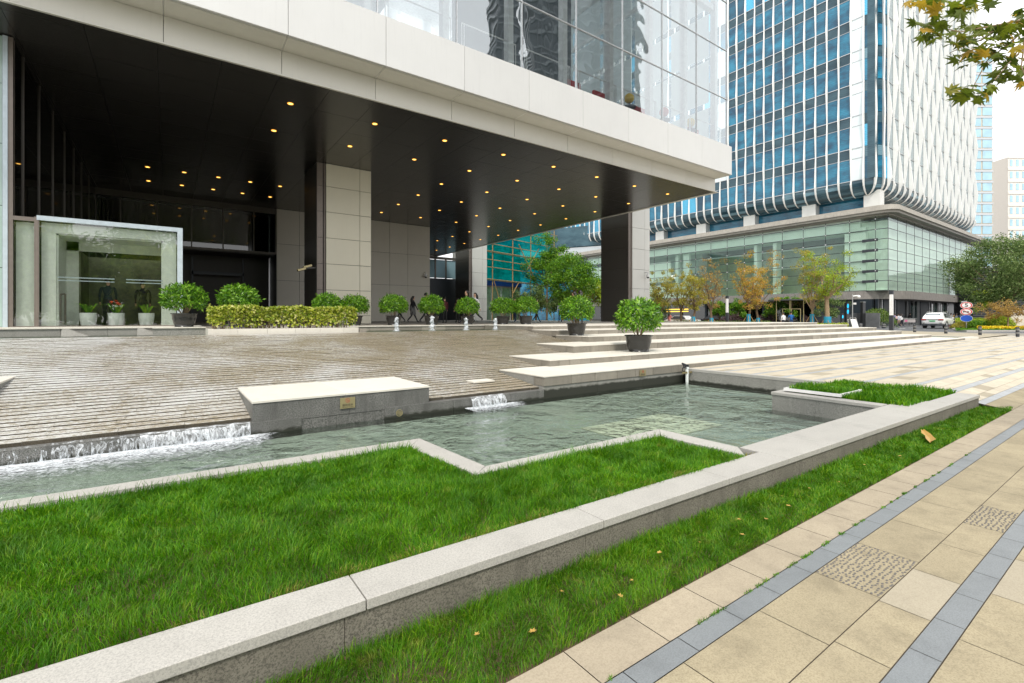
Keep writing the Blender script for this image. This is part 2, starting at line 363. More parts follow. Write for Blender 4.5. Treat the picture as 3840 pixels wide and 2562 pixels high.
# ------------------------------------------------------------------ ground, pavement, road
def zg(x, y):
    z = -.2
    if y > 1.5: z = min(0, -.2 + .2*(y-1.5)/1.1)
    if x > 38: z += (.25 - z*0) * min(1, (x-38)/14)
    return z
g = MB(); g.box(-400, 900, -500, 900, -1.4, -.75); tag(g.build('ground', M['concrete']), kind='structure')
pv = MB(); base = MB(); st = MB()
for (xa, xb, ya, yb) in ((-14, 44, -12, 1.245), (9.98, 44, 1.245, 1.5), (9.98, 44, 1.5, 2.6), (9.56, 44, 2.6, 6.59)):
    base.quad((xa,ya,zg(0,ya)-.012),(xb,ya,zg(0,ya)-.012),(xb,yb,zg(0,yb)-.012),(xa,yb,zg(0,yb)-.012))
tag(base.build('pavement_bed', M['grout']), kind='structure')
gap = .0022
def flat(mb, x0, x1, y0, y1, m=0):
    pts = []
    for (x, y) in ((x0+gap,y0+gap),(x1-gap,y0+gap),(x1-gap,y1-gap),(x0+gap,y1-gap)):
        pts.append((x, y, zg(0, y)+.001))
    mb.quad(*pts, m)
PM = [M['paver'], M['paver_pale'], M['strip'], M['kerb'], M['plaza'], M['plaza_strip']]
rows = []   # (y0, y1, material, unit length)
ys = [-11.9+.6*k for k in range(0, 20)]
y = 1.14
strips = [1.14 - .59*k for k in range(0, 22)][::-1] + [1.74, 2.18, 2.62, 3.28, 3.88, 4.48, 5.06, 5.66, 6.2]
pebbles = []
for i in range(len(strips)-1):
    a0 = strips[i]; b0 = strips[i+1]
    rows.append((a0, a0+.105, 2, .34)); span = b0-a0-.105
    if abs(a0-1.14) < .01:
        rows.append((1.245, 1.46, 3, .40)); rows.append((1.46, 1.74, 0, .58)); continue
    rows.append((a0+.105, a0+.105+span*.4, 0, .50)); rows.append((a0+.105+span*.4, b0, 0, .575))
rows.append((6.2, 6.305, 2, .34)); rows.append((6.305, 6.59, 0, .58))
def slab_row(y0, y1, m, L, xa, xb, off):
    k = math.floor((xa-off)/L)
    while True:
        p = off+k*L; q = p+L; k += 1
        if p >= xb: break
        p = max(p, xa); q = min(q, xb)
        if q-p < .03: continue
        mm = m
        if m == 0:
            r_ = random.random()
            if r_ < .10: mm = 1
            if (abs(y0-.842) < .03 and abs((p+q)/2-3.08) < .2) or (abs(y0-.655) < .03 and abs((p+q)/2-4.53) < .25): pebbles.append((p,q,y0,y1))
            elif r_ > .965 and q < 40 and y0 < 1.4: pebbles.append((p,q,y0,y1))
        if y0 > 1.7: mm = 5 if m == 2 else (4 if mm == 0 else 1)  # far rows take the paler colours that carry the painted glare
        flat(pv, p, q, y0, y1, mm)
for i, (y0, y1, m, L) in enumerate(rows):
    xa = -14
    if y0 >= 1.45: xa = 9.99
    if y0 >= 2.55: xa = 9.56
    off = random.uniform(0, L)
    if abs(y0-.842) < .03: off = 2.79 % L
    if abs(y0-.655) < .03: off = 4.26 % L
    if m == 3: off = .1
    slab_row(y0, y1, m, L, xa, 43.9, off)
tag(pv.build('pavement', PM), kind='structure')
# pebble-dash paving slabs: rows of small raised studs
pb = MB()
for (p, q, y0, y1) in pebbles:
    if p > 14: continue
    nx = int((q-p)/.024); ny = int((y1-y0)/.024)
    for i_ in range(nx):
        for j_ in range(ny):
            cx = p+(i_+.5+random.uniform(-.25,.25))*(q-p)/nx; cy = y0+(j_+.5+random.uniform(-.25,.25))*(y1-y0)/ny; z = zg(0,cy)
            r = .0075; h = .003
            vs = [(cx+r*1.3*cos(t)*s_, cy+r*.8*sin(t)*s_, z+.0015+zz) for s_, zz in ((1,0),(.6,h)) for t in [2*pi*k/6 for k in range(6)]]
            pb.add(vs, [tuple(range(6,12))]+[(k,(k+1)%6,6+(k+1)%6,6+k) for k in range(6)])
tag(pb.build('stud_paving', plain('stud', (.13,.12,.11), .7)), kind='structure')
# far ground, road
rd = MB()
def gz(x): return .25*min(1, max(0, (x-38)/14))
for (xa, xb) in ((43.9, 52), (52, 400)):
    rd.quad((xa,-90,gz(xa)-.01),(xb,-90,gz(xb)-.01),(xb,300,gz(xb)-.01),(xa,300,gz(xa)-.01))
tag(rd.build('road', M['asphalt']), kind='structure')
fw = MB(); fw.quad((30.5,13.5,.235),(43.9,13.5,.235),(43.9,300,.235),(30.5,300,.235)); fw.quad((33.2,6.6,.02),(43.9,6.6,.06),(43.9,13.5,.235),(33.2,13.5,.235))
tag(fw.build('far_pavement', M['paver_pale']), kind='structure')
rk = MB(); rk.box(43.9,44.1,-60,16,-.3,.16); tag(rk.build('road_kerb', M['coping']), kind='structure')
rm = MB()
for (x_, y_, l_) in ((50,13.9,1.6),(53.5,14.2,1.3),(47.5,9.3,1.2),(58,15,2.0),(56.5,10.2,1.6)):
    rm.quad((x_,y_,gz(x_)-.004),(x_+l_,y_,gz(x_+l_)-.004),(x_+l_,y_+.12,gz(x_+l_)-.004),(x_,y_+.12,gz(x_)-.004))
tag(rm.build('road_marking', M['paint_white']), kind='structure')

# ------------------------------------------------------------------ pool, planter walls, lawns
W = -.285
pf = MB()
nx = 60
for i in range(70):
    for j in range(14):
        x0 = -6+i*.225; y0 = 1.9+j*.335
        pf.quad((x0+.002,y0+.002,-.355),(x0+.223,y0+.002,-.355),(x0+.223,y0+.333,-.355),(x0+.002,y0+.333,-.355))
pf.box(-6.2, 9.7, 1.8, 6.7, -.72, -.358)
tag(pf.build('pool_floor', M['poolfloor']), kind='structure')
wt = MB(); wt.quad((-9,2.0,W),(9.56,2.0,W),(9.56,6.62,W),(-9,6.62,W)); tag(wt.build('water', M['water']), kind='structure')
# coping polygons (slight skew of the long wall as measured)
def oy(x): return 1.968-.0185*x
def iy(x): return 2.205-.0152*x
def polyslabs(mb, segs, z0, z1, m=0, g_=.0025):
    for (a_, b_, c_, d_) in segs:   # quad in plan, shrunk slightly
        cx = sum(p[0] for p in (a_,b_,c_,d_))/4; cy = sum(p[1] for p in (a_,b_,c_,d_))/4
        q = [(p[0]+(cx-p[0])*g_/max(.05,abs(cx-p[0])), p[1]+(cy-p[1])*g_/max(.05,abs(cy-p[1]))) for p in (a_,b_,c_,d_)]
        mb.prism(q, z0, z1, m)
pw = thing('planter_wall', 'long low granite wall with pale coping running across the foreground beside the pool', 'wall', (3,2,-.2))
cw = MB(); body = MB()
xs = [-3.2,-1.97,-.72,.665,2.03,3.30,4.16,4.95,6.15,7.4,8.62,9.94]
for i in range(len(xs)-1):
    a_, b_ = xs[i], xs[i+1]
    if b_ <= 4.2: seg = ((a_,oy(a_)),(b_,oy(b_)),(b_,iy(b_)),(a_,iy(a_)))
    elif a_ < 7.5:
        seg = ((a_,oy(a_)),(b_,oy(b_)),(b_,2.335-.004*b_ ),(a_,2.335-.004*a_))
    else: seg = ((a_,oy(a_)),(b_,oy(b_)),(b_,iy(b_)),(a_,iy(a_)))
    polyslabs(cw, [seg], -.055, -.01)
xs2 = [-3.2,-2.3,-.95,.58,1.9,3.3,4.6,6.2,7.5,8.3,9.3,9.93]
for i in range(len(xs2)-1):
    a_, b_ = xs2[i], xs2[i+1]
    body.prism([(a_+.001,oy(a_)+.014),(b_-.001,oy(b_)+.014),(b_-.001,iy(b_)-.02),(a_+.001,iy(a_)-.02)], -.62, -.0565)
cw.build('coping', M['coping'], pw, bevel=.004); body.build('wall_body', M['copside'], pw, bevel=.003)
# pool-side coping (zigzag)
zc = thing('pool_coping', 'pale zigzag granite coping between the pool and the near lawn', 'coping', (1,3.5,-.2))
c2 = MB(); b2 = MB()
zz = []
xs3 = [-8,-6.5,-5,-3.5,-2,-.86,.6]
def zy(x): return 4.33-.02*x
for i in range(len(xs3)-1):
    a_, b_ = xs3[i], xs3[i+1]; zz.append(((a_,zy(a_)-.16),(b_,zy(b_)-.16),(b_,zy(b_)),(a_,zy(a_))))
zz.append(((.6,zy(.6)-.16),(1.76,4.04),(1.97,4.28),(.6,zy(.6))))
zz.append(((1.76,4.04),(1.85,3.04),(2.02,3.18),(1.97,4.28)))
zz.append(((1.85,3.04),(3.05,3.0),(3.05,3.18),(2.02,3.18)))
zz.append(((3.05,3.0),(3.93,2.985),(4.16,3.18),(3.05,3.18)))
zz.append(((3.93,2.985),(3.95,2.15),(4.16,2.325),(4.16,3.18)))
polyslabs(c2, zz, -.045, -.008); polyslabs(b2, zz, -.6, -.0465, 0, .012)
c2.build('coping_slab', M['coping'], zc, bevel=.004); b2.build('wall_body', M['wallst'], zc)
# side planter at the pool's end
pp = thing('pool_planter', 'square granite planter with grass at the far end of the pool', 'planter', (8.5,3,-.2))
c3 = MB()
polyslabs(c3, [((7.62,2.31),(7.84,2.31),(7.88,3.60),(7.66,3.76)), ((7.66,3.76),(7.88,3.60),(9.55,3.62),(9.55,3.78))], -.05, -.006)
c3.build('coping_slab', M['coping'], pp, bevel=.004)
b3 = MB(); b3.prism([(7.635,2.32),(9.55,2.25),(9.55,3.765),(7.675,3.745)], -.62, -.055); b3.build('wall_body', M['wallst'], pp)
ew = MB(); ew.box(9.55, 9.98, 3.6, 6.592, -.62, -.055); ew.box(9.545,9.70,3.785,6.592,-.052,.002,1)
ew.box(9.55,9.98,2.2,3.55,-.62,-.06)
tag(ew.build('pool_end_wall', [M['wallst'], M['coping']]), 'grey granite end wall of the pool under the plaza paving', 'wall')
lw_ = MB(); lw_.prism([(-3.1,2.26),(3.9,2.12),(3.9,3.0),(1.84,3.05),(1.75,4.06),(-3.1,4.20)], -.3, -.035)
lw_.prism([(7.83,2.10),(9.98,2.05),(9.98,3.62),(7.87,3.60)], -.3, -.03)
lw_.prism([(-14,1.46),(9.9,1.46),(10.4,1.48),(9.94,1.80),(-14,2.2)], -.4, -.205)
tag(lw_.build('lawn_soil', M['soil']), kind='structure')

def grass(name, regions, dens, hgt, wid, mat, lean=.5, edge=None):
    V = []; n_tot = 0
    for poly, z, d in regions:
        poly = np.array(poly); mn = poly.min(0); mxx = poly.max(0); n_ = int((mxx-mn).prod()*dens*d)
        p = rng.random((n_, 2))*(mxx-mn)+mn
        ins = np.zeros(n_, bool); j = len(poly)-1
        for i in range(len(poly)):
            xi, yi = poly[i]; xj, yj = poly[j]
            cnd = ((yi > p[:,1]) != (yj > p[:,1])) & (p[:,0] < (xj-xi)*(p[:,1]-yi)/(yj-yi+1e-12)+xi); ins ^= cnd; j = i
        p = p[ins]
        # thin out patches
        t_ = np.sin(p[:,0]*3.1+1.3*np.sin(p[:,1]*4))*np.sin(p[:,1]*5.3+p[:,0]*1.7)
        # thin blades beyond view distance
        dist = np.hypot(p[:,0], p[:,1]); keep = rng.random(len(p)) < np.clip(3.2/dist, .25, 1)
        p = p[keep]; t_ = t_[keep]; dist = dist[keep]
        V.append(np.column_stack([p, np.full(len(p), z), t_, dist]))
    P = np.concatenate(V); n_ = len(P)
    h = hgt*(.55+.75*rng.random(n_))*(1+.22*P[:,3]); ww = wid*(.7+.6*rng.random(n_))*np.clip(P[:,4]/3.0, .8, 2.2)
    # clumped lean direction: neighbouring blades lean alike
    ang = 3.2*np.sin(P[:,0]*7.3+2*np.sin(P[:,1]*6.1))+2.6*np.sin(P[:,1]*9.7+P[:,0]*4.1)+rng.normal(0,1.1,n_)
    ln = lean*(.25+.9*rng.random(n_))
    dx = np.cos(ang)*ln*h; dy = np.sin(ang)*ln*h
    fa = rng.random(n_)*2*pi; wx = np.cos(fa)*ww/2; wy = np.sin(fa)*ww/2
    b = P[:, :3]
    v = np.empty((n_, 5, 3))
    v[:,0] = b + np.column_stack([-wx,-wy,0*wx]); v[:,1] = b + np.column_stack([wx,wy,0*wx])
    mid = b + np.column_stack([dx*.35, dy*.35, h*.6])
    v[:,2] = mid + np.column_stack([wx*.75,wy*.75,0*wx]); v[:,3] = mid - np.column_stack([wx*.75,wy*.75,0*wx])
    v[:,4] = b + np.column_stack([dx*1.05, dy*1.05, h*(1-.35*ln*ln)])
    idx = np.arange(n_)[:,None]*5
    fl = np.concatenate([idx+np.array([[0,1,2,3]]), idx+np.array([[3,2,4]])], 1)
    sz = np.tile([4,3], n_)
    o = np_mesh(name, v.reshape(-1,3), fl.ravel(), sz, mat)
    return tag(o, kind='stuff')
grass('lawn_grass', [([(-2.2,2.25),(3.93,2.12),(3.9,2.99),(1.85,3.04),(1.76,4.05),(-2.2,4.15)], -.035, 1)], 21000, .052, .0029, M['grass'], .75)
grass('lawn_edge_grass', [([(-1.5,3.95),(1.74,3.95),(1.74,4.06),(-1.5,4.16)], -.035, 1), ([(1.85,2.9),(3.9,2.88),(3.9,2.99),(1.85,3.04)], -.035, 1)], 4500, .085, .0026, M['grass'], .5)
grass('planter_grass', [([(7.86,2.10),(9.97,2.06),(9.97,3.6),(7.88,3.58)], -.03, 1)], 9000, .085, .006, M['grass'], .5)
grass('strip_grass', [([(-1.0,1.465),(10.0,1.465),(10.3,1.49),(9.9,1.79),(-1.0,1.985)], -.205, 1)], 27000, .038, .0028, M['grass2'], .8)
grass('strip_edge_grass', [([(-1.0,1.86),(9.9,1.70),(9.9,1.79),(-1.0,1.99)], -.205, 1)], 7000, .062, .0032, M['grass2'], .6)

M['straw'] = foliage('straw_grass_blade', (.30,.28,.05), (.55,.44,.13), (.38,.42,.05), .3, .6)
dz_ = []
for k in range(26):
    x_ = random.uniform(-.6,3.8); w_ = random.uniform(.08,.35); y_ = iy(x_)+.005; dz_.append(([(x_,y_),(x_+w_,y_),(x_+w_*.8,y_+random.uniform(.03,.09)),(x_+w_*.2,y_+random.uniform(.03,.09))],-.035,1))
grass('dry_edge_grass', dz_, 9000, .04, .003, M['straw'], .9)
wd_ = []
for k in range(34):
    x_ = random.uniform(1.3,6.5); wd_.append(([(x_,1.236),(x_+random.uniform(.02,.10),1.236),(x_+.05,1.252),(x_,1.252)],-.2,1))
grass('joint_weeds', wd_, 30000, .014, .004, M['grass2'], 1.2)
# white tray with raised grass on the planter corner
tr_ = thing('planting_tray', 'shallow pale tray of grass resting on the planter corner', 'tray', (8.05,3.2,0))
tb = MB()
tb.box(7.83,8.62,2.86,2.885,.012,.055); tb.box(7.83,7.855,2.885,3.62,.012,.055); tb.box(7.83,8.62,3.62,3.645,.012,.055); tb.box(8.595,8.62,2.885,3.62,.012,.055); tb.box(7.855,8.595,2.885,3.62,.012,.02)
tb.build('tray_rim', M['white'], tr_)
gt = grass('tray_grass', [([(7.87,2.92),(8.59,2.90),(8.59,3.61),(7.9,3.61)], .02, 1.0)], 9000, .085, .006, M['grass'], .6)

# fallen leaves
def leafmesh(mb, c, r, az, tilt, lobes=5, m=0):
    pts = []
    ca, sa = cos(az), sin(az)
    n_ = lobes*2+2
    for k in range(n_):
        t = 2*pi*k/n_; rr = r*(1 if k % 2 == 0 else .52)*random.uniform(.85,1.1)
        x, y_, z = rr*cos(t), rr*sin(t)*.85, .25*rr*abs(sin(t))+tilt*rr*cos(t)
        pts.append((c[0]+x*ca-y_*sa, c[1]+x*sa+y_*ca, c[2]+z))
    mb.add([(c[0],c[1],c[2])]+pts, [(0,1+k,1+(k+1)%n_) for k in range(n_)], m)
lf = [(6.87,1.66),(2.25,1.72),(2.55,1.66),(3.05,1.7),(3.2,1.6),(3.7,1.74),(3.55,1.62),(4.05,1.69),(4.4,1.62),(1.9,1.62),(1.55,1.75),(1.25,1.6),(9.1,1.62),(5.1,1.67),(5.7,1.58),(1.75,1.56),(2.85,1.57),(1.05,1.72)]
for i, (x_, y_) in enumerate(lf[1:]):
    mb = MB(); leafmesh(mb, (x_, y_, -.172), random.uniform(.012,.022), random.uniform(0,6), random.uniform(-.3,.3))
    tag(mb.build('fallen_leaf', M['dryleaf']), 'small dry fallen leaf lying in the narrow grass strip', 'leaf', 'small fallen leaves in the grass strip')
mb = MB()
pts = [(6.93,1.72,-.12),(6.85,1.67,-.145),(6.75,1.62,-.15),(6.63,1.575,-.155),(6.5,1.55,-.16)]
wd = [.012,.035,.03,.04,.01]
vs = []
for p, w_ in zip(pts, wd): vs += [(p[0]-w_*.4,p[1]+w_,p[2]+.012),(p[0],p[1],p[2]),(p[0]+w_*.4,p[1]-w_,p[2]+.015)]
mb.add(vs, [(i*3+k,i*3+k+1,i*3+k+4,i*3+k+3) for i in range(4) for k in range(2)])
tag(mb.build('fallen_leaf', M['dryleaf']), 'large curled yellow leaf against the wall in the grass strip', 'leaf')

# ------------------------------------------------------------------ steps
ST = [ # z, x left, y front, y back (to next riser), x right
 (.108, 5.42, 6.60, 8.02, 33.6), (.245, 6.62, 7.87, 9.38, 33.3), (.43, 8.45, 9.10, 10.62, 33.1),
 (.60, 10.10, 10.24, 11.70, 33.0), (.745, 10.11, 11.62, 12.97, 32.8), (.87, 10.12, 12.92, 16.2, 32.0)]
slen = [.62,.66,.70,.72,.74,.80]
for i, (z, x0, y0, y1, x1) in enumerate(ST):
    nm = ['lowest','second lowest','third','fourth','fifth','topmost'][i]
    t = thing('stone_step', f'{nm} of the six long granite steps rising to the terrace', 'step', (x0,y0,z))
    t['group'] = 'long granite steps'
    zb = -.62 if i == 0 else ST[i-1][0]-.05
    rs = MB(); x = x0+.01; L = slen[i]
    x += L*.4 if i == 1 else 0
    if i == 1: rs.box(x0+.01, x-.004, y0+.006, y0+.30, zb+.02, z-.022)
    while x < x1:
        l_ = L*random.choice([1,1,1,.9,1.05,.45]); xe = min(x+l_, x1)
        rs.box(x+.0045, xe-.0045, y0+.006+random.uniform(0,.004), y0+.30, (zb if i else -.07), z-.0225); x = xe
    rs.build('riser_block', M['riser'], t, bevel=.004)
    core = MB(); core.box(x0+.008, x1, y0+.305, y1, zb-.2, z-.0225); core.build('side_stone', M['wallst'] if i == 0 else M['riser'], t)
    tr2 = MB(); x = x0; yd = (y1-y0)/2
    for r_ in range(2):
        x = x0; first = True
        while x < x1:
            l_ = .74 if not (first and r_) else .4; first = False; xe = min(x+l_, x1)
            tr2.box(x+.0012, xe-.0012, y0+r_*yd+.0012, y0+(r_+1)*yd-.0012, z-.021, z); x = xe
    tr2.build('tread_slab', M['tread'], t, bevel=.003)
    if i == 0:
        lo = MB(); x = 5.43
        while x < 9.54:
            xe = min(x+1.35, 9.54); lo.box(x, xe-.003, 6.628, 6.9, -.62, -.075); x = xe
        lo.build('pool_wall_stone', M['wallst'], t)
# upper right shallow basin at the steps' right end
bs = thing('end_basin', 'shallow water basin with low granite kerb at the right end of the steps', 'basin', (34.5,7,0))
bb = MB(); bb.box(33.6,36.4,6.6,6.9,-.1,.108); bb.box(36.1,36.4,6.9,9.2,-.1,.108); bb.box(33.6,36.1,8.9,9.2,-.1,.12); bb.build('kerb_stone', M['tread'], bs)
bw = MB(); bw.quad((33.6,6.9,.08),(36.1,6.9,.08),(36.1,8.9,.08),(33.6,8.9,.08)); bw.build('basin_water', M['water_far'], bs)

# ------------------------------------------------------------------ cascade ramp
def rz(y): return -.14+.1235*(y-6.6)
cr = thing('water_ramp', 'wide grooved granite ramp with water running down into the pool', 'fountain', (0,9,0))
rw = MB(); d = .15; k = 0
def xr(y):
    return 5.42 if y < 7.99 else 6.62 if y < 9.33 else 8.45 if y < 10.58 else 10.1
nrow = int((13.4-6.72)/d)
for k in range(nrow+1):
    y0 = 6.72+k*d; x1 = xr(y0); x = -14+random.uniform(0,.8)
    zt = rz(y0)
    a0 = [(-14,y0),(x1,y0)]
    # overlapping course: slightly tilted tread, dark undercut in front
    xx = -14.0
    while xx < x1:
        xe = min(xx+random.uniform(.55,.75), x1); j_ = random.uniform(-.004,.004); e = .0018
        yf = y0+.030+j_*.6+random.choice([0,0,0,.006]); yb = y0+d+.004; zf = rz(yf)+.030+j_*.5; zbk = rz(yb)+.028+j_*.5
        vs = [(xx+e,yf,zf-.05),(xe-e,yf,zf-.05),(xe-e,yb,zbk-.05),(xx+e,yb,zbk-.05),(xx+e,yf,zf),(xe-e,yf,zf),(xe-e,yb,zbk),(xx+e,yb,zbk)]
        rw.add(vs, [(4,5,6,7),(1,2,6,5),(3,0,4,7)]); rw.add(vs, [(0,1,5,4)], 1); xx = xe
rw.build('grooved_course', [M['ramp'], M['wetdark']], cr)
rb = MB()
for (xa, xb, ya, yb) in ((-14,5.42,6.70,8.0),(-14,6.62,8.0,9.35),(-14,8.45,9.35,10.6),(-14,10.1,10.6,13.45)):
    rb.quad((xa,ya,rz(ya)-.022),(xb,ya,rz(ya)-.022),(xb,yb,rz(yb)-.022),(xa,yb,rz(yb)-.022))
rb.build('groove_bed', M['grout'], cr)
lps = [MB(), MB()]; x = -14.0
while x < 5.42:
    lp = lps[x > 2]
    xe = min(x+1.1, 5.42)
    if not (.78 < x < 3.2 and xe < 3.2): lp.box(x+.002, xe-.002, 6.60, 6.735, -.62, -.128)
    x = xe
for lp in lps: lp.build('lip_stone', M['bench'], cr, bevel=.004)
cst = MB(); cst.box(-14, 10.1, 13.40, 13.52, .5, .716); cst.build('crest_stone', M['riser'], cr, bevel=.004)
ub = MB(); ub.quad((-14,13.5,.55),(10.1,13.5,.55),(10.1,16.05,.55),(-14,16.05,.55)); ub.build('upper_pool_floor', M['poolfloor'], cr)
uw = MB(); uw.quad((-14,13.52,.722),(10.1,13.52,.722),(10.1,16.0,.722),(-14,16.0,.722))
tag(uw.build('upper_water', M['water_far']), kind='structure')

# water falling over the lip, foam
FS = foam_mat('falling_water', 14, .36, .74, (1.5,1.0,.45)); FS2 = foam_mat('thin_fall', 12, .54, .72, (1.8,1,.4))
def fall(xa, xb, mat, zt=-.118, y0=6.66, label=None, thick=.05):
    n_ = int((xb-xa)/.03); mb = MB(); vs = []; m_ = 9
    for i in range(n_+1):
        x = xa+(xb-xa)*i/n_
        for j in range(m_):
            t = j/(m_-1); yy = y0-.03-thick*(1-(1-t)**2)-.015*sin(x*9+2*sin(x*23))*t+random.uniform(-.005,.005); zt2 = zt-(zt-W+.0)*(t**1.5)+.006*sin(x*31+t*7)
            vs.append((x,yy,zt2))
    mb.add(vs, [(i*m_+j,(i+1)*m_+j,(i+1)*m_+j+1,i*m_+j+1) for i in range(n_) for j in range(m_-1)])
    o = mb.build('falling_water', mat, smooth=True); tag(o, label, 'water')
FS3 = foam_mat('broken_fall', 13, .44, .78, (1.5,1.0,.45))
fall(-.25, .81, FS, label='white churning curtain of water over the ramp lip beside the granite block', thick=.08)
fall(-.95, -.25, FS3, label='broken curtain of water over the ramp lip further left', thick=.06)
fall(-9, -.95, FS2, label='thin broken trickles over the ramp lip at the far left', thick=.05)
fall(3.92, 4.56, FS, label='small narrow curtain of white water falling right of the granite block', thick=.10)
def foam(xa, xb, ya, yb, z, scale, lo, hi, label, amp=.012):
    mt = foam_mat('foam', scale, lo, hi, (1,1.5,1), (1, yb*S, ya*S), ((xb-.5)*S, xb*S))
    n_ = max(6, int((xb-xa)/.05)); m_ = max(4, int((yb-ya)/.05)); mb = MB(); vs = []
    for i in range(n_+1):
        for j in range(m_+1):
            t = j/m_; vs.append((xa+(xb-xa)*i/n_, ya+(yb-ya)*t, z+amp*t*t*abs(sin(i*1.7)+sin(i*.63+j))*.6+random.uniform(0,.003)*t))
    mb.add(vs, [(i*(m_+1)+j,(i+1)*(m_+1)+j,(i+1)*(m_+1)+j+1,i*(m_+1)+j+1) for i in range(n_) for j in range(m_)])
    tag(mb.build('foam', mt, smooth=True), label, 'foam', kind='stuff')
foam(-2.5, 1.35, 5.5, 6.6, W+.006, 16, .46, .74, 'white churned foam at the foot of the left waterfall', .006)
foam(3.8, 5.2, 5.9, 6.62, W+.006, 18, .46, .74, 'white foam below the small waterfall', .006)
# small pale splash plate on ramp (stone slab water spreads over)
sp = MB(); sp.box(4.38,4.82,7.28,7.55,rz(7.5)+.02,rz(7.5)+.05)
tag(sp.build('spill_stone', M['tread'], bevel=.004), 'small pale stone slab on the ramp above the small waterfall', 'stone')

# ------------------------------------------------------------------ granite block benches
def plaque(x, y, z, w_, h_, label, ax='y'):
    t = thing('notice_plaque', label, 'sign', (x,y,z))
    mb = MB(); mb.box(x, x+w_, y-.006, y, z, z+h_); mb.build('plate', M['brass'], t)
    def txt(body, size, cx, cz):
        cu = bpy.data.curves.new('t', 'FONT'); cu.body = body; cu.size = size*S; cu.align_x = 'CENTER'; cu.extrude = .0004
        ob = bpy.data.objects.new('t', cu); link(ob)
        me = bpy.data.meshes.new_from_object(ob.evaluated_get(bpy.context.evaluated_depsgraph_get()))
        bpy.data.objects.remove(ob)
        o = bpy.data.objects.new('lettering', me); me.materials.clear(); me.materials.append(M['text']); link(o); o.parent = t
        o.rotation_euler = (R(90),0,0); o.location = Vector(((cx-x)*S, -.0075*S, (cz-z)*S))
    txt('请勿戏水', h_*.26, x+w_/2, z+h_*.22); txt('Keep Out Of The Water', h_*.105, x+w_/2, z+h_*.08)
    ring = MB(); c = (x+w_/2, y-.008, z+h_*.74); r = h_*.19
    ring.tube([(c[0]+r*cos(2*pi*k/20),c[1],c[2]+r*sin(2*pi*k/20)) for k in range(21)], h_*.014, 5)
    ring.tube([(c[0]-r*.68,c[1],c[2]+r*.68),(c[0]+r*.68,c[1],c[2]-r*.68)], h_*.012, 5)
    ring.tube([(c[0]-r*.5,c[1]+.0005,c[2]-r*.25),(c[0]+r*.1,c[1]+.0005,c[2]-r*.35),(c[0]+r*.6,c[1]+.0005,c[2]-r*.1)], h_*.012, 5)
    ring.build('prohibition_mark', M['red'], t)
t = thing('granite_block', 'large speckled granite block with pale top between the two waterfalls', 'bench', (.82,6.6,-.2))
mb = MB(); mb.box(.83,1.95,6.60,8.05,.100,.127); mb.box(1.953,3.2,6.60,8.0,.100,.127); mb.build('top_slab', M['tread'], t, bevel=.003)
mb = MB(); mb.box(.835,2.01,6.612,8.04,-.155,.0985); mb.box(2.013,3.195,6.612,7.99,-.155,.0985); mb.build('block_body', M['bench'], t, bevel=.004)
mb = MB(); x = .84
for l_ in (1.0,.62,.10,.22,.24,.18): 
    if x < 3.19: mb.box(x, min(x+l_,3.19)-.003, 6.618, 7.6, -.62, -.158)
    x += l_
mb.build('base_stone', M['bench'], t)
plaque(1.88, 6.598, -.075, .20, .145, 'brass no-paddling notice on the large granite block')
plaque(7.98, 6.59, -.07, .19, .13, 'brass no-paddling notice on the wall under the lowest step')
dr = thing('drain_grate', 'round brass drain grate low on the granite block at the waterline', 'drain', (2.7,6.6,-.23))
mb = MB(); n_=20; mb.add([(2.72+.048*cos(2*pi*k/n_),6.606,-.225+.048*sin(2*pi*k/n_)) for k in range(n_)], [tuple(range(n_))]); mb.build('backing', M['black'], dr)
mb = MB(); mb.tube([(2.72+.046*cos(2*pi*k/n_),6.60,-.225+.046*sin(2*pi*k/n_)) for k in range(n_+1)], .006, 5)
for q in range(-3,4):
    hh = .04*math.sqrt(1-(q/4)**2); mb.tube([(2.72+q*.012-hh*.5,6.598,-.225+hh*.8),(2.72+q*.012+hh*.5,6.598,-.225-hh*.8)], .0035, 5)
mb.build('grille', M['brass'], dr)
t = thing('granite_block', 'low grey granite block at the left edge of the ramp', 'bench', (-2.5,9,.2))
mb = MB(); mb.box(-6,-1.8,8.2,10.15,.275,.30); mb.build('top_slab', M['tread'], t, bevel=.003)
mb = MB(); mb.box(-6,-1.81,8.2,10.14,-.3,.2735); mb.build('block_body', M['wallst'], t)

# pipe at the pool corner
t = thing('water_pipe', 'rusty white standpipe with clamp and black cable in the pool corner', 'pipe', (9.45,6.45,-.3))
mb = MB(); mb.tube([(9.40,6.44,-.5),(9.40,6.44,.03)], .033, 14); mb.tube([(9.40,6.44,.015),(9.40,6.44,.055)], .042, 14); mb.build('pipe', M['whitepot'], t, smooth=False)
mb = MB(); mb.box(9.20,9.62,6.415,6.43,-.085,-.045); mb.build('clamp', M['brass'], t)
mb = MB()
for q in range(3): mb.tube([(9.4+.10*cos(a_/8*2*pi+q)-.05,6.43+.02*q,.07+.035*sin(a_/8*2*pi)+.02*q) for a_ in range(9)], .012, 6)
mb.tube([(9.38,6.44,.07),(9.22,6.43,.04),(9.2,6.42,-.02),(9.25,6.42,-.03)], .012, 6); mb.build('cable', M['black'], t)
# perforated plate under water
t = thing('perforated_plate', 'pale perforated plate lying under the pool water', 'plate', (5.2,4.3,-.46))
mb = MB(); mb.box(4.55,6.3,3.75,4.75,-.352,-.343); mb.build('plate', M['plate'], t)
mb = MB()
for i in range(12):
    for j in range(7):
        cx = 4.65+i*.14; cy = 3.84+j*.135
        mb.add([(cx+.016*cos(2*pi*k/8),cy+.016*sin(2*pi*k/8),-.3415) for k in range(8)], [tuple(range(8))])
mb.build('hole', M['black'], t, kind='stuff')

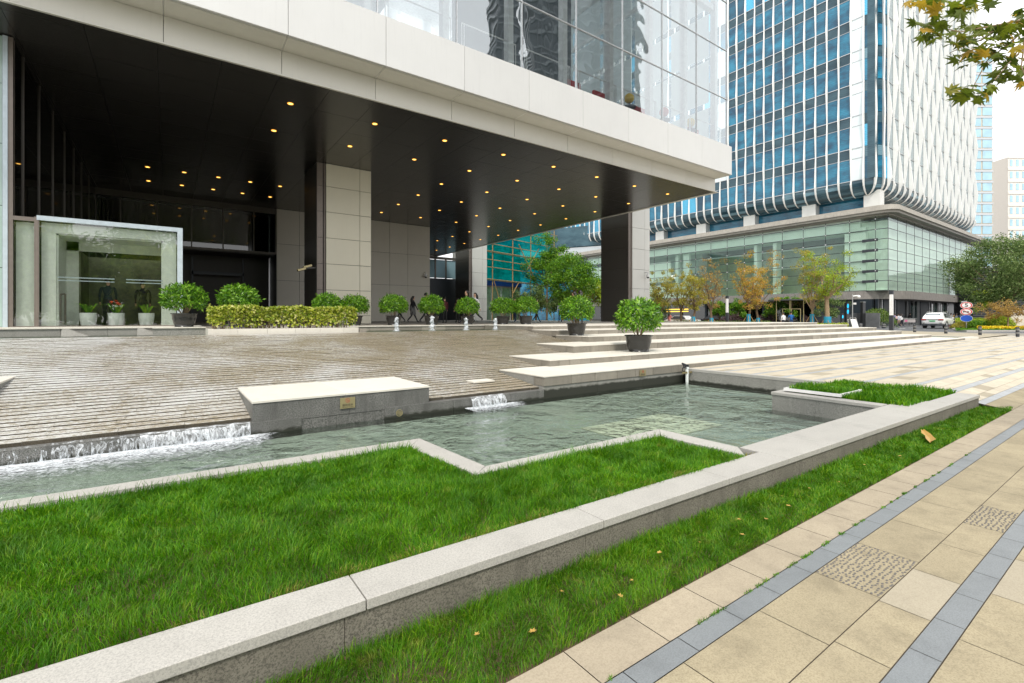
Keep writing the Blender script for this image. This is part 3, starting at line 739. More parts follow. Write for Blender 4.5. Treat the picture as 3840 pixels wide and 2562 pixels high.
# ------------------------------------------------------------------ terrace
TZ = .87
tf = MB()
def terr(x0,x1,y0,y1,z):
    nx_ = max(1,int(round((x1-x0)/1.42))); ny_ = max(1,int(round((y1-y0)/1.42)))
    for i in range(nx_):
        for j in range(ny_):
            a_ = x0+(x1-x0)*i/nx_; b_ = x0+(x1-x0)*(i+1)/nx_; c_ = y0+(y1-y0)*j/ny_; d_ = y0+(y1-y0)*(j+1)/ny_
            tf.quad((a_+.002,c_+.002,z),(b_-.002,c_+.002,z),(b_-.002,d_-.002,z),(a_+.002,d_-.002,z))
terr(4.6,31.9,16.2,60,TZ); terr(-14,4.6,16.0,60,TZ); tf.box(-14,31.9,16.3,60,.3,TZ-.005)
tag(tf.build('terrace_floor', M['terrace']), kind='structure')
tw = MB(); x = 4.6
while x < 10.1:
    xe = min(x+.95, 10.1); tw.box(x+.002,xe-.002,16.0,16.3,.5,TZ-.025); tw.box(x+.001,xe-.001,15.97,16.35,TZ-.0235,TZ+.002,1); x = xe
tag(tw.build('terrace_edge_wall', [M['riser'], M['tread']]), 'low granite wall edging the terrace behind the water jets', 'wall')
tl = MB()
for (xa, xb) in ((-14,-6),(-6,-4.2),(-4.2,-2.05),(-2.05,-1.2),(-1.2,-.3)):
    tl.box(xa+.002, xb-.002, 15.3, 17.3, .5, .885); tl.box(xa+.001, xb-.001, 15.27, 17.4, .8865, .915, 1)
tl.box(-.3,.78,14.55,17.4,.5,.885); tl.box(-.31,.79,14.52,17.4,.8865,.915,1)
tl.box(.79,4.6,14.6,16.4,.5,TZ-.004,1)
tag(tl.build('terrace_edge_wall', [M['wallst'], M['tread']], bevel=.004), 'grey granite plinth with pale top below the glass entrance box', 'wall')
for sx, lab in ((-2.0,'sloping granite buttress below the left end of the glass box'),(-.62,'sloping granite buttress beside the leftmost potted shrub')):
    mb = MB(); mb.add([(sx,15.3,.71),(sx+.5,15.3,.71),(sx+.12,15.3,.885),(sx,15.3,.885),(sx,14.95,.71),(sx+.5,14.95,.71),(sx+.12,15.1,.88),(sx,15.1,.88)], [(3,2,1,0),(4,5,6,7),(0,1,5,4),(1,2,6,5),(2,3,7,6),(3,0,4,7)])
    tag(mb.build('buttress', M['wallst'], bevel=.004), lab, 'stone')

# ------------------------------------------------------------------ main building
def edges_box(mb, x0,x1,y0,y1,z0,z1,m=0): mb.box(x0,x1,y0,y1,z0,z1,m)
T_ = 8.22
B = thing('office_building', 'large white and glass office building overhanging a dark entrance portico', 'building', (10,25,.8))
# soffit tiles
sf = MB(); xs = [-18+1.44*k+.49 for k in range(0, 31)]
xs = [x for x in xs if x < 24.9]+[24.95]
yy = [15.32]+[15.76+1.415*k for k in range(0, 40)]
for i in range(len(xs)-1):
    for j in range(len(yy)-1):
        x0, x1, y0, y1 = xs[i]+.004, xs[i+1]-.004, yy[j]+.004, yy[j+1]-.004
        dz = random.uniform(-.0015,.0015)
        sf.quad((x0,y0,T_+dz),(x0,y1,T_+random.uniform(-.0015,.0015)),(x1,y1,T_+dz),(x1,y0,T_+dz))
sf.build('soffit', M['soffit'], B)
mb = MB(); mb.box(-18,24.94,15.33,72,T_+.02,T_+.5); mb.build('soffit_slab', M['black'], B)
mb = MB(); mb.box(-18,25.22,15.26,15.34,T_-.025,T_+.01); mb.box(24.95,25.22,15.34,72,T_-.02,T_+.01); mb.build('drip_edge', M['fascia2'], B)
jx = [25.03-2.792*k for k in range(0, 17)]
lf_ = MB(); uf = MB(); un = MB()
for k in range(len(jx)-1):
    a_, b_ = jx[k+1]+.006, jx[k]-.006
    lf_.box(a_, min(b_,24.95), 15.30, 15.42, T_+.012, 8.935)
    uf.box(a_, b_, 14.36, 14.46, 8.945, 10.48)
    un.quad((a_,14.47,8.94),(a_,15.42,8.94),(b_,15.42,8.94),(b_,14.47,8.94))
lf_.box(24.85,24.95,15.43,72,T_+.012,8.935); uf.box(24.93,25.03,14.47,72,8.945,10.48)
lf_.build('lower_fascia', M['fascia2'], B, bevel=.004); uf.build('upper_fascia', M['fascia'], B, bevel=.005); un.build('fascia_underside', M['fascia2'], B)
mb = MB(); mb.box(-18,24.92,14.47,72,8.97,10.2); mb.box(-18,24.92,14.48,14.75,10.2,10.44); mb.build('floor_slab', M['interior_white'], B)
# upper curtain wall
gz_ = [10.48,13.12,15.77,18.42,21.07,23.7]
mx_ = [24.91-2.803*k for k in range(0, 16)]
cnt = 0
order = []
for i in range(len(mx_)-1):
    for j in range(len(gz_)-1): order.append((abs(i-4)+j*2, i, j))
order.sort()
for q, (_, i, j) in enumerate(order):
    mb = MB(); mb.quad((mx_[i+1]+.01,14.6,gz_[j]+.01),(mx_[i]-.01,14.6,gz_[j]+.01),(mx_[i]-.01,14.6,gz_[j+1]-.01),(mx_[i+1]+.01,14.6,gz_[j+1]-.01))
    if q < 70: mb.build('window', M['glass_upper'], B)
    else:
        if q == 70: rest = MB()
        rest.add(mb.v, mb.f)
rest.build('window', M['glass_upper'], B, kind='stuff')
mb = MB()
for x in mx_: mb.box(x-.018,x+.018,14.56,14.66,10.48,23.7)
for z in gz_[1:]: mb.box(mx_[-1],24.93,14.57,14.65,z-.018,z+.018)
mb.build('mullion', M['steel'], B)
sg = MB()
for k in range(20): sg.quad((24.90,14.7+2.8*k,10.49),(24.90,17.48+2.8*k,10.49),(24.90,17.48+2.8*k,23.7),(24.90,14.7+2.8*k,23.7))
sg.build('side_glazing', glass('side_glass', (.88,.95,.95), .10, .7), B)
# interior frames behind the glass
mb = MB()
for k in range(0, 9):
    x = 25.0-2.8*k-.25
    mb.box(x-.12,x+.12,15.1,15.4,10.2,23.6)
for z in (18.4,): mb.box(2.5,24.5,15.12,15.42,z-.25,z+.05)
for k in range(0, 9):
    x = 24.2-2.8*k
    mb.box(x-.12,x+.12,33.6,34.0,10.2,23.6); mb.box(x-2.7,x,33.7,33.9,13.0,13.2); mb.box(x-2.7,x,33.7,33.9,15.8,16.0); mb.box(x-2.7,x,33.7,33.9,18.6,18.8)
for k in range(3): mb.box(24.5-4*k-.1,24.5-4*k+.1,15.5,33,20.9,21.1)
mb.build('interior_frame', M['interior_white'], B)
mb = MB()
mb.box(-18,7.0,16.0,33,13.5,13.7); mb.box(-18,24.9,15.5,34,23.7,24.0)
mb.build('interior_partition', M['interior_white'], B)
mb = MB(); mb.box(11.6,19.3,21.0,21.4,10.2,23.6); mb.box(3.0,4.6,20,20.4,10.2,23.6); mb.build('reflection_backing', plain('dark_reflection_backing', (.10,.12,.13), .5, var=.3, scale=.5), B)  # dark boxes added behind the glass so the mirrored towers read dark
rl = MB()
for k in range(0, 8):
    xa, xb = 25.5-2.84*(k+1)-.02+.25, 25.5-2.84*k-.1-.1
    xa = 8.62+2.86*(k-2); xb = xa+2.43
    rl.box(xa,xb,15.18,15.215,11.79,11.83)
    for x_ in (xa,xa+.10,xb-.12,xb-.02): rl.box(x_,x_+.028,15.185,15.21,10.2,11.79)
rl.build('railing', M['white'], B)
mb = MB()
for q in range(4): mb.box(12,21,22+q*.35,22.15+q*.35,13.0-q*.12,13.12-q*.12)
mb.build('ceiling_tracks', plain('faded_red_track', (.45,.10,.10), .6), B)
bl = NT('added_white_screen'); d1 = bl.n('ShaderNodeBsdfTranslucent'); d1.inputs[0].default_value = (.92,.95,.96,1); d2 = bl.n('ShaderNodeBsdfDiffuse'); d2.inputs[0].default_value = (.9,.92,.93,1)  # translucent white screens added to make the upper interior look bright
b3 = bl.n('ShaderNodeMixShader'); b3.inputs[0].default_value = .25; bl.l(d1.outputs[0], b3.inputs[1]); bl.l(d2.outputs[0], b3.inputs[2]); bl.l(b3.outputs[0], bl.out.inputs[0])
mb = MB()
for k in range(7):
    for z in (10.5,13.2,15.8,18.5,21.1): mb.quad((24.82,15.6+2.8*k,z+.1),(24.82,18.1+2.8*k,z+.1),(24.82,18.1+2.8*k,z+2.5),(24.82,15.6+2.8*k,z+2.5))
for z in (10.4,13.2,15.8,18.5,21.1):
    for k in range(9): mb.quad((24.6-2.75*k,33.4,z+.15),(24.6-2.75*k-2.5,33.4,z+.15),(24.6-2.75*k-2.5,33.4,z+2.5),(24.6-2.75*k,33.4,z+2.5))
mb.build('added_screen', bl.m, B)
# furniture seen upstairs
for i, (x, y, c_, lab) in enumerate(((18.3,15.75,'yellow','yellow globe lamp behind the second bay of upstairs glass from the right corner'),(21.0,15.75,'red','dark red globe lamp upstairs between two railing frames'),(23.3,15.75,'yellow','yellow globe lamp upstairs nearest the glass corner'))):
    t = thing('globe_lamp', lab, 'lamp', (x,y,10.2)); mb = MB(); mb.ball((x,y,11.85),.24,12); mb.build('lamp_shade', M[c_], t, smooth=True)
    mb = MB(); mb.tube([(x,y,10.95),(x,y,11.65)],.03); mb.lathe([(.32,1.2),(.32,1.24)],16,(x,y,10.2)); mb.tube([(x,y,10.2),(x,y,10.95)],.04); mb.build('stand', M['charcoal'], t)
for i, (x, y, lab) in enumerate(((16.6,15.75,'red armchair upstairs left of the yellow globe lamp'),(19.5,15.75,'red armchair upstairs right of the yellow globe lamp'),(24.0,15.75,'red armchair upstairs at the glass corner'),(14.8,15.7,'red armchair upstairs behind the reflected tower'))):
    t = thing('armchair', lab, 'armchair', (x,y,10.2)); mb = MB(); mb.box(x-.32,x+.32,y-.3,y+.3,10.5,10.75); mb.build('seat', M['red'], t, bevel=.05)
    mb = MB(); mb.box(x-.46,x+.46,y+.24,y+.4,10.6,11.8); mb.build('backrest', M['red'], t, bevel=.06)
    mb = MB(); mb.lathe([(.2,0),(.2,.03),(.04,.05),(.04,.3)],12,(x,y,10.2)); mb.build('leg', M['charcoal'], t)

# downlights
LX = [(.47,3.22),(.47,6.1)]
lights = []
def colx(c, r): return 6.13+2.845*c-.035*r
for c in range(-1, 7):
    for r in range(0, 11):
        y = 17.16+2.835*r; x = colx(c, r)
        ok = (c == -1 and r <= 1) or (c in (0,1) and r <= 1) or (c == 2 and r <= 5) or (c in (3,4) and r <= 5) or (c == 5 and r <= 8) or (c == 6 and r <= 10)
        if ok: lights.append((x, y, 'row', r, c))
for c in range(5):
    for r in range(2): lights.append((-.78+1.42*c-.04*r, 28.27+2.84*r, 'inner', r, c))
proto = None
for (x, y, kd, r, c) in lights:
    lab = (f'amber downlight in the dark soffit, {ordw(r)} row back from the fascia, {ordw(c+1)} from the left' if kd == 'row' else f'amber downlight over the recessed lobby entrance, {ordw(r)} row, {ordw(c)} from the left')
    if proto is None:
        proto = thing('downlight', lab, 'light', (x,y,T_), group='downlights in the dark soffit')
        mb = MB(); mb.lathe([(.095,-.012),(.095,.0),(.072,-.004),(.072,-.012)], 20, (0,0,0), cap=False); mb.lathe([(.072,-.012),(.095,-.012)],20,(0,0,0),cap=False); mb.build('trim_ring', M['lamp'], proto, world=False)
        mb = MB(); mb.add([(.072*cos(2*pi*k/16),.072*sin(2*pi*k/16),-.006) for k in range(16)], [tuple(range(16))[::-1]]); mb.build('lens', M['lampcore'], proto, world=False)
    else:
        o = copy_tree(proto); o.location = Vector((x,y,T_))*S; o['label'] = lab

# pillars and inner walls
def panels_y(mb, x0, x1, y, zs, xsj, th=.06, g_=.018, m=0):      # cladding on a face looking to -y
    for i in range(len(xsj)-1):
        for j in range(len(zs)-1):
            mb.box(xsj[i]+g_/2, xsj[i+1]-g_/2, y, y+th, zs[j]+g_/2, zs[j+1]-g_/2, m)
def panels_x(mb, x, ysj, zs, th=.06, g_=.008, m=0):
    for i in range(len(ysj)-1):
        for j in range(len(zs)-1):
            mb.box(x, x+th, ysj[i]+g_/2, ysj[i+1]-g_/2, zs[j]+g_/2, zs[j+1]-g_/2, m)
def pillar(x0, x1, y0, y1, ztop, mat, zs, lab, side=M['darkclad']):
    t = thing('pillar', lab, 'pillar', (x0,y0,TZ))
    mb = MB(); mb.box(x0+.07,x1-.02,y0+.07,y1,TZ,ztop-.01); mb.build('core', M['black'], t)
    mb = MB(); panels_y(mb, x0, x1, y0, zs, [x0+.40, x1-.55, x1]); mb.build('front_panel', mat, t, bevel=.003)
    mb = MB(); panels_y(mb, x0, x0+.3, y0+.02, zs, [x0, x0+.27]); mb.tube([(x0+.335,y0+.03,TZ),(x0+.335,y0+.03,ztop-.02)],.05,12); mb.build('corner_strip', M['taupe'], t)
    mb = MB(); panels_x(mb, x0, [y0+.03, y1-.0], zs); mb.build('side_panel', side, t, bevel=.003)  # dark cladding whose colour also holds this face's shade
zs1 = [TZ+.002, 1.2+.05, 2.43, 3.62, 4.81, 6.0, 7.17, T_-.004]
zs3 = [TZ+.002, 1.85, 3.24, 4.62, 6.09, 7.6, 9.2]
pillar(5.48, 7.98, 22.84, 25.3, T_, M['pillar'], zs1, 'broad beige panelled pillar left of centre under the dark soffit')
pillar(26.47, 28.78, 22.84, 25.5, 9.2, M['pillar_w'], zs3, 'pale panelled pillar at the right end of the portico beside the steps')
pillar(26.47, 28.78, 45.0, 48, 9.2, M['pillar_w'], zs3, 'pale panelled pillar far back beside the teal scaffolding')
t = thing('inner_wall', 'beige panelled core wall behind the walking people', 'wall', (11,34,TZ))
mb = MB(); panels_y(mb, 5.7, 16.6, 34.2, [TZ+.002,3.58,5.95,T_-.004], [5.72,7.1,8.5,9.9,11.94,13.34,14.77,16.6]); mb.build('wall_panel', M['corewall'], t, bevel=.003)
mb = MB(); mb.box(5.75,16.58,34.27,60,TZ,T_-.01); mb.build('core', M['black'], t)
# left glass hall
t = thing('glass_hall', 'dark glazed lobby hall set back under the soffit at left', 'lobby', (0,34,TZ))
mb = MB()
ylm = [17.2,18.3,20.3,22.45,24.7,26.9,29.1,31.6,34.4]
for i in range(len(ylm)-1): mb.quad((-3.2,ylm[i],TZ),(-3.2,ylm[i+1]-.02,TZ),(-3.2,ylm[i+1]-.02,T_-.01),(-3.2,ylm[i],T_-.01))
mb.build('side_glass', M['glass_dark'], t)
mb = MB(); xm = [-3.2,-2.14,-.51,1.14,2.75,4.43,5.7]
for i in range(6): mb.quad((xm[i],34.4,5.38),(xm[i+1]-.02,34.4,5.38),(xm[i+1]-.02,34.4,T_-.01),(xm[i],34.4,T_-.01))
mb.build('rear_glass', M['glass_dark'], t)
mb = MB()
for x in xm: mb.box(x-.03,x+.03,34.3,34.5,5.3,T_-.01)
for y in ylm: mb.box(-3.23,-3.17,y-.018,y+.018,TZ,T_-.01)
mb.box(-3.2,5.7,34.28,34.42,5.25,5.38); mb.box(-3.2,5.7,34.28,34.42,T_-.35,T_-.01)
mb.build('glazing_frame', plain('dark_taupe_frame', (.09,.08,.07), .4, .4), t)
mb = MB(); mb.box(-12,5.7,37,37.3,TZ,T_-.02); mb.box(-11.8,-11.5,17.6,37,TZ,T_-.02); mb.box(-3.1,5.6,34.45,36.9,5.2,5.35); mb.build('hall_wall', plain('dark_hall_wall', (.05,.045,.04), .5), t)
mb = MB(); mb.box(1.2,1.3,36.2,36.3,TZ,5); mb.box(4.0,4.1,36.2,36.3,TZ,5); mb.box(1.2,4.1,36.2,36.3,3.9,4.1); mb.build('door_frame', M['charcoal'], t)
# front glass far left (x < -3.1)
t = thing('glass_wall', 'tall pale reflective glass wall at the far left edge', 'glass wall', (-5,17.15,.9))
mb = MB(); zz_ = [.915,2.4,3.95,5.5,7.0,T_-.03]; xx_ = [-14,-9,-6.2,-3.355]
for i in range(3):
    for j in range(5): mb.box(xx_[i]+.008,xx_[i+1]-.008,17.15,17.19,zz_[j]+.008,zz_[j+1]-.008)
mb.build('glass_panel', M['mintglass'], t)
mb = MB(); mb.box(-3.35,-3.26,17.10,17.3,.915,T_-.03); mb.build('edge_fin', M['paleblueframe'], t)
mb = MB(); mb.box(-3.255,-3.17,17.12,17.3,.915,T_-.03); mb.build('post', M['taupe'], t)
# glass entrance box
t = thing('entrance_box', 'projecting glass entrance box with pale blue frame', 'entrance', (-1.2,17.15,.92))
mb = MB()
for (a_, b_) in ((-3.16,-2.78),(-2.7,.22)): mb.quad((a_,17.15,.935),(b_,17.15,.935),(b_,17.15,3.66),(a_,17.15,3.66))
mb.build('front_glass', M['glass_lobby'], t)
mb = MB(); mb.quad((.335,17.2,.93),(.335,21.5,.93),(.335,21.5,3.66),(.335,17.2,3.66)); mb.build('side_glass', M['glass_dark'], t)
mb = MB(); mb.box(.22,.35,17.10,17.24,.915,3.78); mb.box(-2.74,.22,17.10,17.24,3.66,3.78); mb.build('outer_frame', M['paleblueframe'], t, bevel=.004)
mb = MB(); mb.box(-2.785,-2.70,17.11,17.23,.915,3.74); mb.box(-3.17,-2.785,17.12,17.22,3.62,3.72); mb.box(-3.17,.22,17.13,17.2,.915,.937); mb.build('post', M['taupe'], t)
mb = MB()   # mint reveal frames stepping inward
mb.box(-2.68,-2.40,17.3,17.36,.93,3.64); mb.box(-.12,.20,17.3,17.36,.93,3.64); mb.box(-2.68,.20,17.29,17.35,3.38,3.64)
mb.box(-3.15,-2.79,17.3,17.36,.93,3.6)
mb.box(-2.40,-2.36,17.36,18.6,.93,3.38); mb.box(-.16,-.12,17.36,18.6,.93,3.38); mb.box(-2.4,-.12,17.36,18.6,3.34,3.38)
mb.box(-2.36,-2.1,18.6,18.64,.93,3.34); mb.box(-2.36,-.16,18.6,18.64,3.08,3.34)
mb.build('inner_portal', plain('pale_portal', (.80,.84,.78), .5), t)
mb = MB(); mb.box(-2.1,-2.06,18.64,20.4,.93,3.08); mb.box(-2.1,-.2,20.4,20.45,.93,3.1); mb.build('inner_wall', plain('olive_wall', (.14,.15,.08), .5, var=.5, scale=1.6), t)
mb = MB(); mb.box(-2.35,-1.2,17.152,17.156,2.20,2.23); mb.box(-2.35,-1.2,17.152,17.156,2.12,2.145); mb.box(-.95,-.12,17.152,17.156,2.20,2.23); mb.box(-.95,-.12,17.152,17.156,2.12,2.145); mb.build('manifestation_strip', M['paleblueframe'], t)
mb = MB(); mb.tube([(-2.36,17.6,1.0),(-2.36,17.6,1.8)],.025); mb.tube([(-2.26,17.6,1.0),(-2.26,17.6,1.8)],.02); mb.tube([(-2.36,17.6,1.78),(-2.26,17.6,1.8)],.02); mb.build('door_handle', M['taupe'], t)
mb = MB(); mb.box(-3.15,.3,17.3,21.5,.88,.925); mb.build('threshold', M['terrace'], t)

# dark glass volume and bright windows at the back, between core wall and far pillar
t = thing('rear_wing', 'dark glazed rear wing with a strip of bright windows behind the people', 'building', (20,60,TZ))
mb = MB(); mb.box(16.7,36,50,51,TZ,5.7); mb.build('lower_wall', M['charcoal'], t)
mb = MB(); mb.box(16.7,36,50,50.2,7.9,8.19); mb.build('upper_wall', M['darkclad'], t)
for k in range(14):
    mb = MB(); mb.box(16.9+k*1.36,18.1+k*1.36,50.1,50.12,5.75,7.85); mb.build('window', M['sky_glass'], t)
    mb = MB(); mb.box(16.75+k*1.36,16.9+k*1.36,50,50.2,5.7,7.9); mb.build('mullion', M['taupe'], t)
# security cameras
def dome_cam(x, y, z, lab, ax):
    t = thing('dome_camera', lab, 'camera', (x,y,z)); mb = MB(); mb.tube([(x+.0,y,z+.28),(x-.0+ax[0]*.12,y+ax[1]*.12,z+.28),(x+ax[0]*.22,y+ax[1]*.22,z+.26),(x+ax[0]*.24,y+ax[1]*.24,z+.12)],.03); mb.build('bracket', M['steel'], t)
    c = (x+ax[0]*.24,y+ax[1]*.24,z); mb = MB(); mb.lathe([(.03,.14),(.10,.12),(.12,.0),(.115,-.06)],16,c); mb.build('housing', M['white'], t)
    mb = MB(); mb.ball((c[0],c[1],c[2]-.06),.095,10); mb.build('dome', M['black'], t, smooth=True)
dome_cam(16.1,34.15,4.35,'dome security camera on the beige core wall',(.1,-1))
dome_cam(28.2,22.8,4.15,'dome security camera on the pale right pillar',(.1,-1))
t = thing('bullet_camera', 'pair of beige bullet cameras projecting left of the beige pillar', 'camera', (5.2,23,3.5))
for q, (cx, cz, nm) in enumerate(((5.15,3.48,'camera_body'),(4.9,3.33,'camera_body'))):
    mb = MB(); mb.box(cx-.22,cx+.16,22.95,23.09,cz-.055,cz+.055); o = mb.build(nm, M['brass'], t, bevel=.02)
    o.rotation_euler = (0, R(-18), 0); c0 = Vector((cx-5.2,0.02,cz-3.5))*S; o.location = c0-Matrix.Rotation(R(-18),3,'Y')@c0
mb = MB(); mb.tube([(5.45,23.02,3.42),(4.9,23.02,3.38)],.02); mb.build('arm', M['steel'], t)

# ------------------------------------------------------------------ hedge planter on the terrace edge
t = thing('hedge_planter', 'long low granite planter holding a golden hedge above the ramp', 'planter', (2.5,13.9,.8))
mb = MB(); x = .78
for l_ in (.62,.66,.66,.62,.62,.42): mb.box(x+.002,x+l_-.002,13.56,13.70,.70,.875); x += l_
mb.box(.78,4.38,14.45,14.6,.70,.875); mb.box(.78,.92,13.70,14.45,.70,.875); mb.box(4.24,4.38,13.70,14.45,.70,.875); mb.build('planter_stone', M['tread'], t, bevel=.004)
mb = MB(); mb.box(.92,4.24,13.70,14.45,.72,.86); mb.build('soil', M['soil'], t)
mb = MB(); mb.box(4.4,4.6,13.55,16.0,.55,.722+.12); tag(mb.build('terrace_edge_wall', M['riser']), 'short granite return wall at the right end of the hedge planter', 'wall')

def leaves_np(n_, centers, normals, length, width, mat, name, parent, jitter=.6, droop=.0, fold=True):
    """n leaves as folded rhombs around given points, facing roughly outward"""
    c = centers; nrm = normals + rng.normal(0, jitter, (n_,3)); nrm /= np.linalg.norm(nrm,axis=1)[:,None]
    d = rng.normal(0,1,(n_,3)); d += nrm*1.0; d[:,2] -= droop
    d -= nrm*np.sum(d*nrm,1)[:,None]*.55; d /= np.linalg.norm(d,axis=1)[:,None]
    s_ = np.cross(nrm, d); s_ /= np.linalg.norm(s_,axis=1)[:,None]+1e-9; up = np.cross(d, s_)
    L = length*(.7+.6*rng.random((n_,1))); Wd = width*(.7+.6*rng.random((n_,1)))
    v = np.empty((n_,4,3))
    v[:,0] = c; v[:,1] = c+d*L*.45+s_*Wd*.5+up*Wd*.15; v[:,2] = c+d*L; v[:,3] = c+d*L*.45-s_*Wd*.5+up*Wd*.15
    idx = np.arange(n_)[:,None]*4
    fl = np.concatenate([idx+np.array([[0,1,2]]), idx+np.array([[0,2,3]])],1)
    off = np.zeros(3)
    p = parent
    while p is not None: off += np.array(p.location)/S; p = p.parent
    return np_mesh(name, v.reshape(-1,3)-off, fl.ravel(), np.full(n_*2,3), mat, parent)

# hedge
n_ = 7500
f_ = rng.random(n_)
P = np.column_stack([.85+3.5*rng.random(n_), 13.72+.75*rng.random(n_), np.zeros(n_)])
bumpz = .018*np.sin(P[:,0]*5.1)+.015*np.sin(P[:,0]*11+1)
top = 1.41+bumpz
P[:,2] = 1.02+(top-1.02)*rng.random(n_)**.6
face = rng.random(n_); P[face<.45,1] = 13.70+.08*rng.random((face<.45).sum()); P[face>.72,2] = top[face>.72]-.02*rng.random((face>.72).sum())
endm = (face>.45)&(face<.52); P[endm,0] = np.where(rng.random(endm.sum())<.5,.84,4.34)
low = (rng.random(n_) < .06) & (face<.45); P[low,2] = .93+.1*rng.random(low.sum())
N = np.column_stack([(P[:,0]-2.6)*.15, np.where(P[:,1]<13.85,-1,.1), np.where(P[:,2]>top-.06,1.2,.3)])
hd = thing('hedge', 'clipped golden variegated hedge in the granite planter', 'hedge', (2.5,14.05,.86))
leaves_np(n_, P, N, .078, .05, M['hedge'], 'foliage', hd, .6)
mb = MB()
for k in range(150):
    x = random.uniform(.9,4.25); y = random.uniform(13.76,14.35); mb.tube([(x,y,.85),(x+random.uniform(-.05,.05),y+random.uniform(-.04,.04),1.0),(x+random.uniform(-.12,.12),y+random.uniform(-.06,.06),1.22)],[.009,.007,.004],4)
mb.build('stems', M['trunk_pale'], hd)

# ------------------------------------------------------------------ potted shrubs
def make_shrub(seed, lab, loc, hs=1.0):
    r_ = np.random.default_rng(seed); random.seed(seed)
    t = thing('potted_shrub', lab, 'potted plant', loc, group='round clipped shrubs in black pots')
    mb = MB(); mb.lathe([(.225,0),(.25,.0),(.25,.012),(.232,.014),(.27,.10),(.305,.25),(.315,.375),(.345,.385),(.345,.41),(.315,.41),(.30,.36),(.02,.345)], 36, cap=True); mb.build('pot', M['pot'], t, world=False, smooth=False)
    me = t.children[0].data; me.polygons.foreach_set('use_smooth',[True]*len(me.polygons))
    mb = MB()
    for k in range(14):
        a_ = random.uniform(0,2*pi); q = random.uniform(.1,.36)
        mb.tube([(.04*cos(a_),.04*sin(a_),.34),(q*.5*cos(a_),q*.5*sin(a_),.50),(q*cos(a_),q*sin(a_),.74)],[.014,.010,.006],5)
    mb.build('stems', M['trunk_pale'], t, world=False)
    mb = MB(); mb.add([(.30*cos(2*pi*k/20),.30*sin(2*pi*k/20),.352) for k in range(20)],[tuple(range(20))]); mb.build('soil', M['soil'], t, world=False)
    n_ = 3400; d = r_.normal(0,1,(n_,3)); d /= np.linalg.norm(d,axis=1)[:,None]
    d = d[(d[:,2] > -.62)]; n_ = len(d)
    az = np.arctan2(d[:,1],d[:,0])
    rr = (.55+.035*np.sin(az*2+seed*1.7)+.035*np.sin(az*5+d[:,2]*6+seed*2)+.03*np.sin(d[:,2]*9+az*3+seed))*(1-.33*r_.random(n_)**2.2)
    rr *= np.where(r_.random(n_) < .04, 1.12, 1.0)
    rr *= np.where(d[:,2] < 0, 1.0, 1.0)
    C = d*rr[:,None]*np.array([1,1,.80])+np.array([0,0,.84]); C[:,2] = np.maximum(C[:,2], .50+.05*r_.random(n_))
    loc0 = t.location.copy(); t.location = (0,0,0)
    fo = leaves_np(n_, C, d*1.3, .115, .036, M['shrub'], 'foliage', t, .45, .15)
    t.location = loc0
    t.scale = (hs,hs,hs)
    return t
random.seed(5)
SH = [ # x, y, z, scale, rot, label
 (-.02,15.05,.917,.90,'potted shrub beside the glass entrance box, leftmost of all'),
 (1.62,15.6,TZ,.98,'potted shrub behind the left end of the golden hedge'),
 (4.25,17.6,TZ,.92,'potted shrub behind the hedge planter, the left of a touching pair'),
 (5.35,17.9,TZ,.90,'potted shrub on its own right of the golden hedge, by the beige pillar foot'),
 (6.55,17.7,TZ,.94,'potted shrub behind the first water jet from the left'),
 (8.45,17.6,TZ,.95,'potted shrub behind the second water jet from the left'),
 (10.35,17.3,TZ,.90,'potted shrub behind the third water jet, in front of the couple'),
 (12.1,17.0,TZ,.92,'potted shrub behind the fourth water jet, left of a touching pair'),
 (13.1,16.6,TZ,.96,'potted shrub at the terrace edge, right of a touching pair'),
 (12.6,11.0,.60,.93,'potted shrub standing on the fourth step'),
 (12.35,8.5,.245,1.08,'nearest and largest potted shrub, standing on the second step'),
]
protos = []
def at_px(px, y):
    f=1803.; A_=R(54.42); k=(px-1920)/f; s__,c__=sin(A_),cos(A_)
    Y = y/(s__-k*c__); return (k*s__+c__)*Y
px_c = [691,895,1228,1330,1476,1618,1753,1886,1972,2162,2395]
for i, (x, y, z, hs, lab) in enumerate(SH):
    x = at_px(px_c[i], y)
    make_shrub(20+i, lab, (x,y,z), hs*(.95 if i < 9 else 1)); continue
    if not protos: continue
    pr_ = protos[i % len(protos)]; o = copy_tree(pr_); o.location = Vector((x,y,z))*S; o.scale = (hs,hs,hs); o.rotation_euler = (0,0,i*1.3); o['label'] = lab
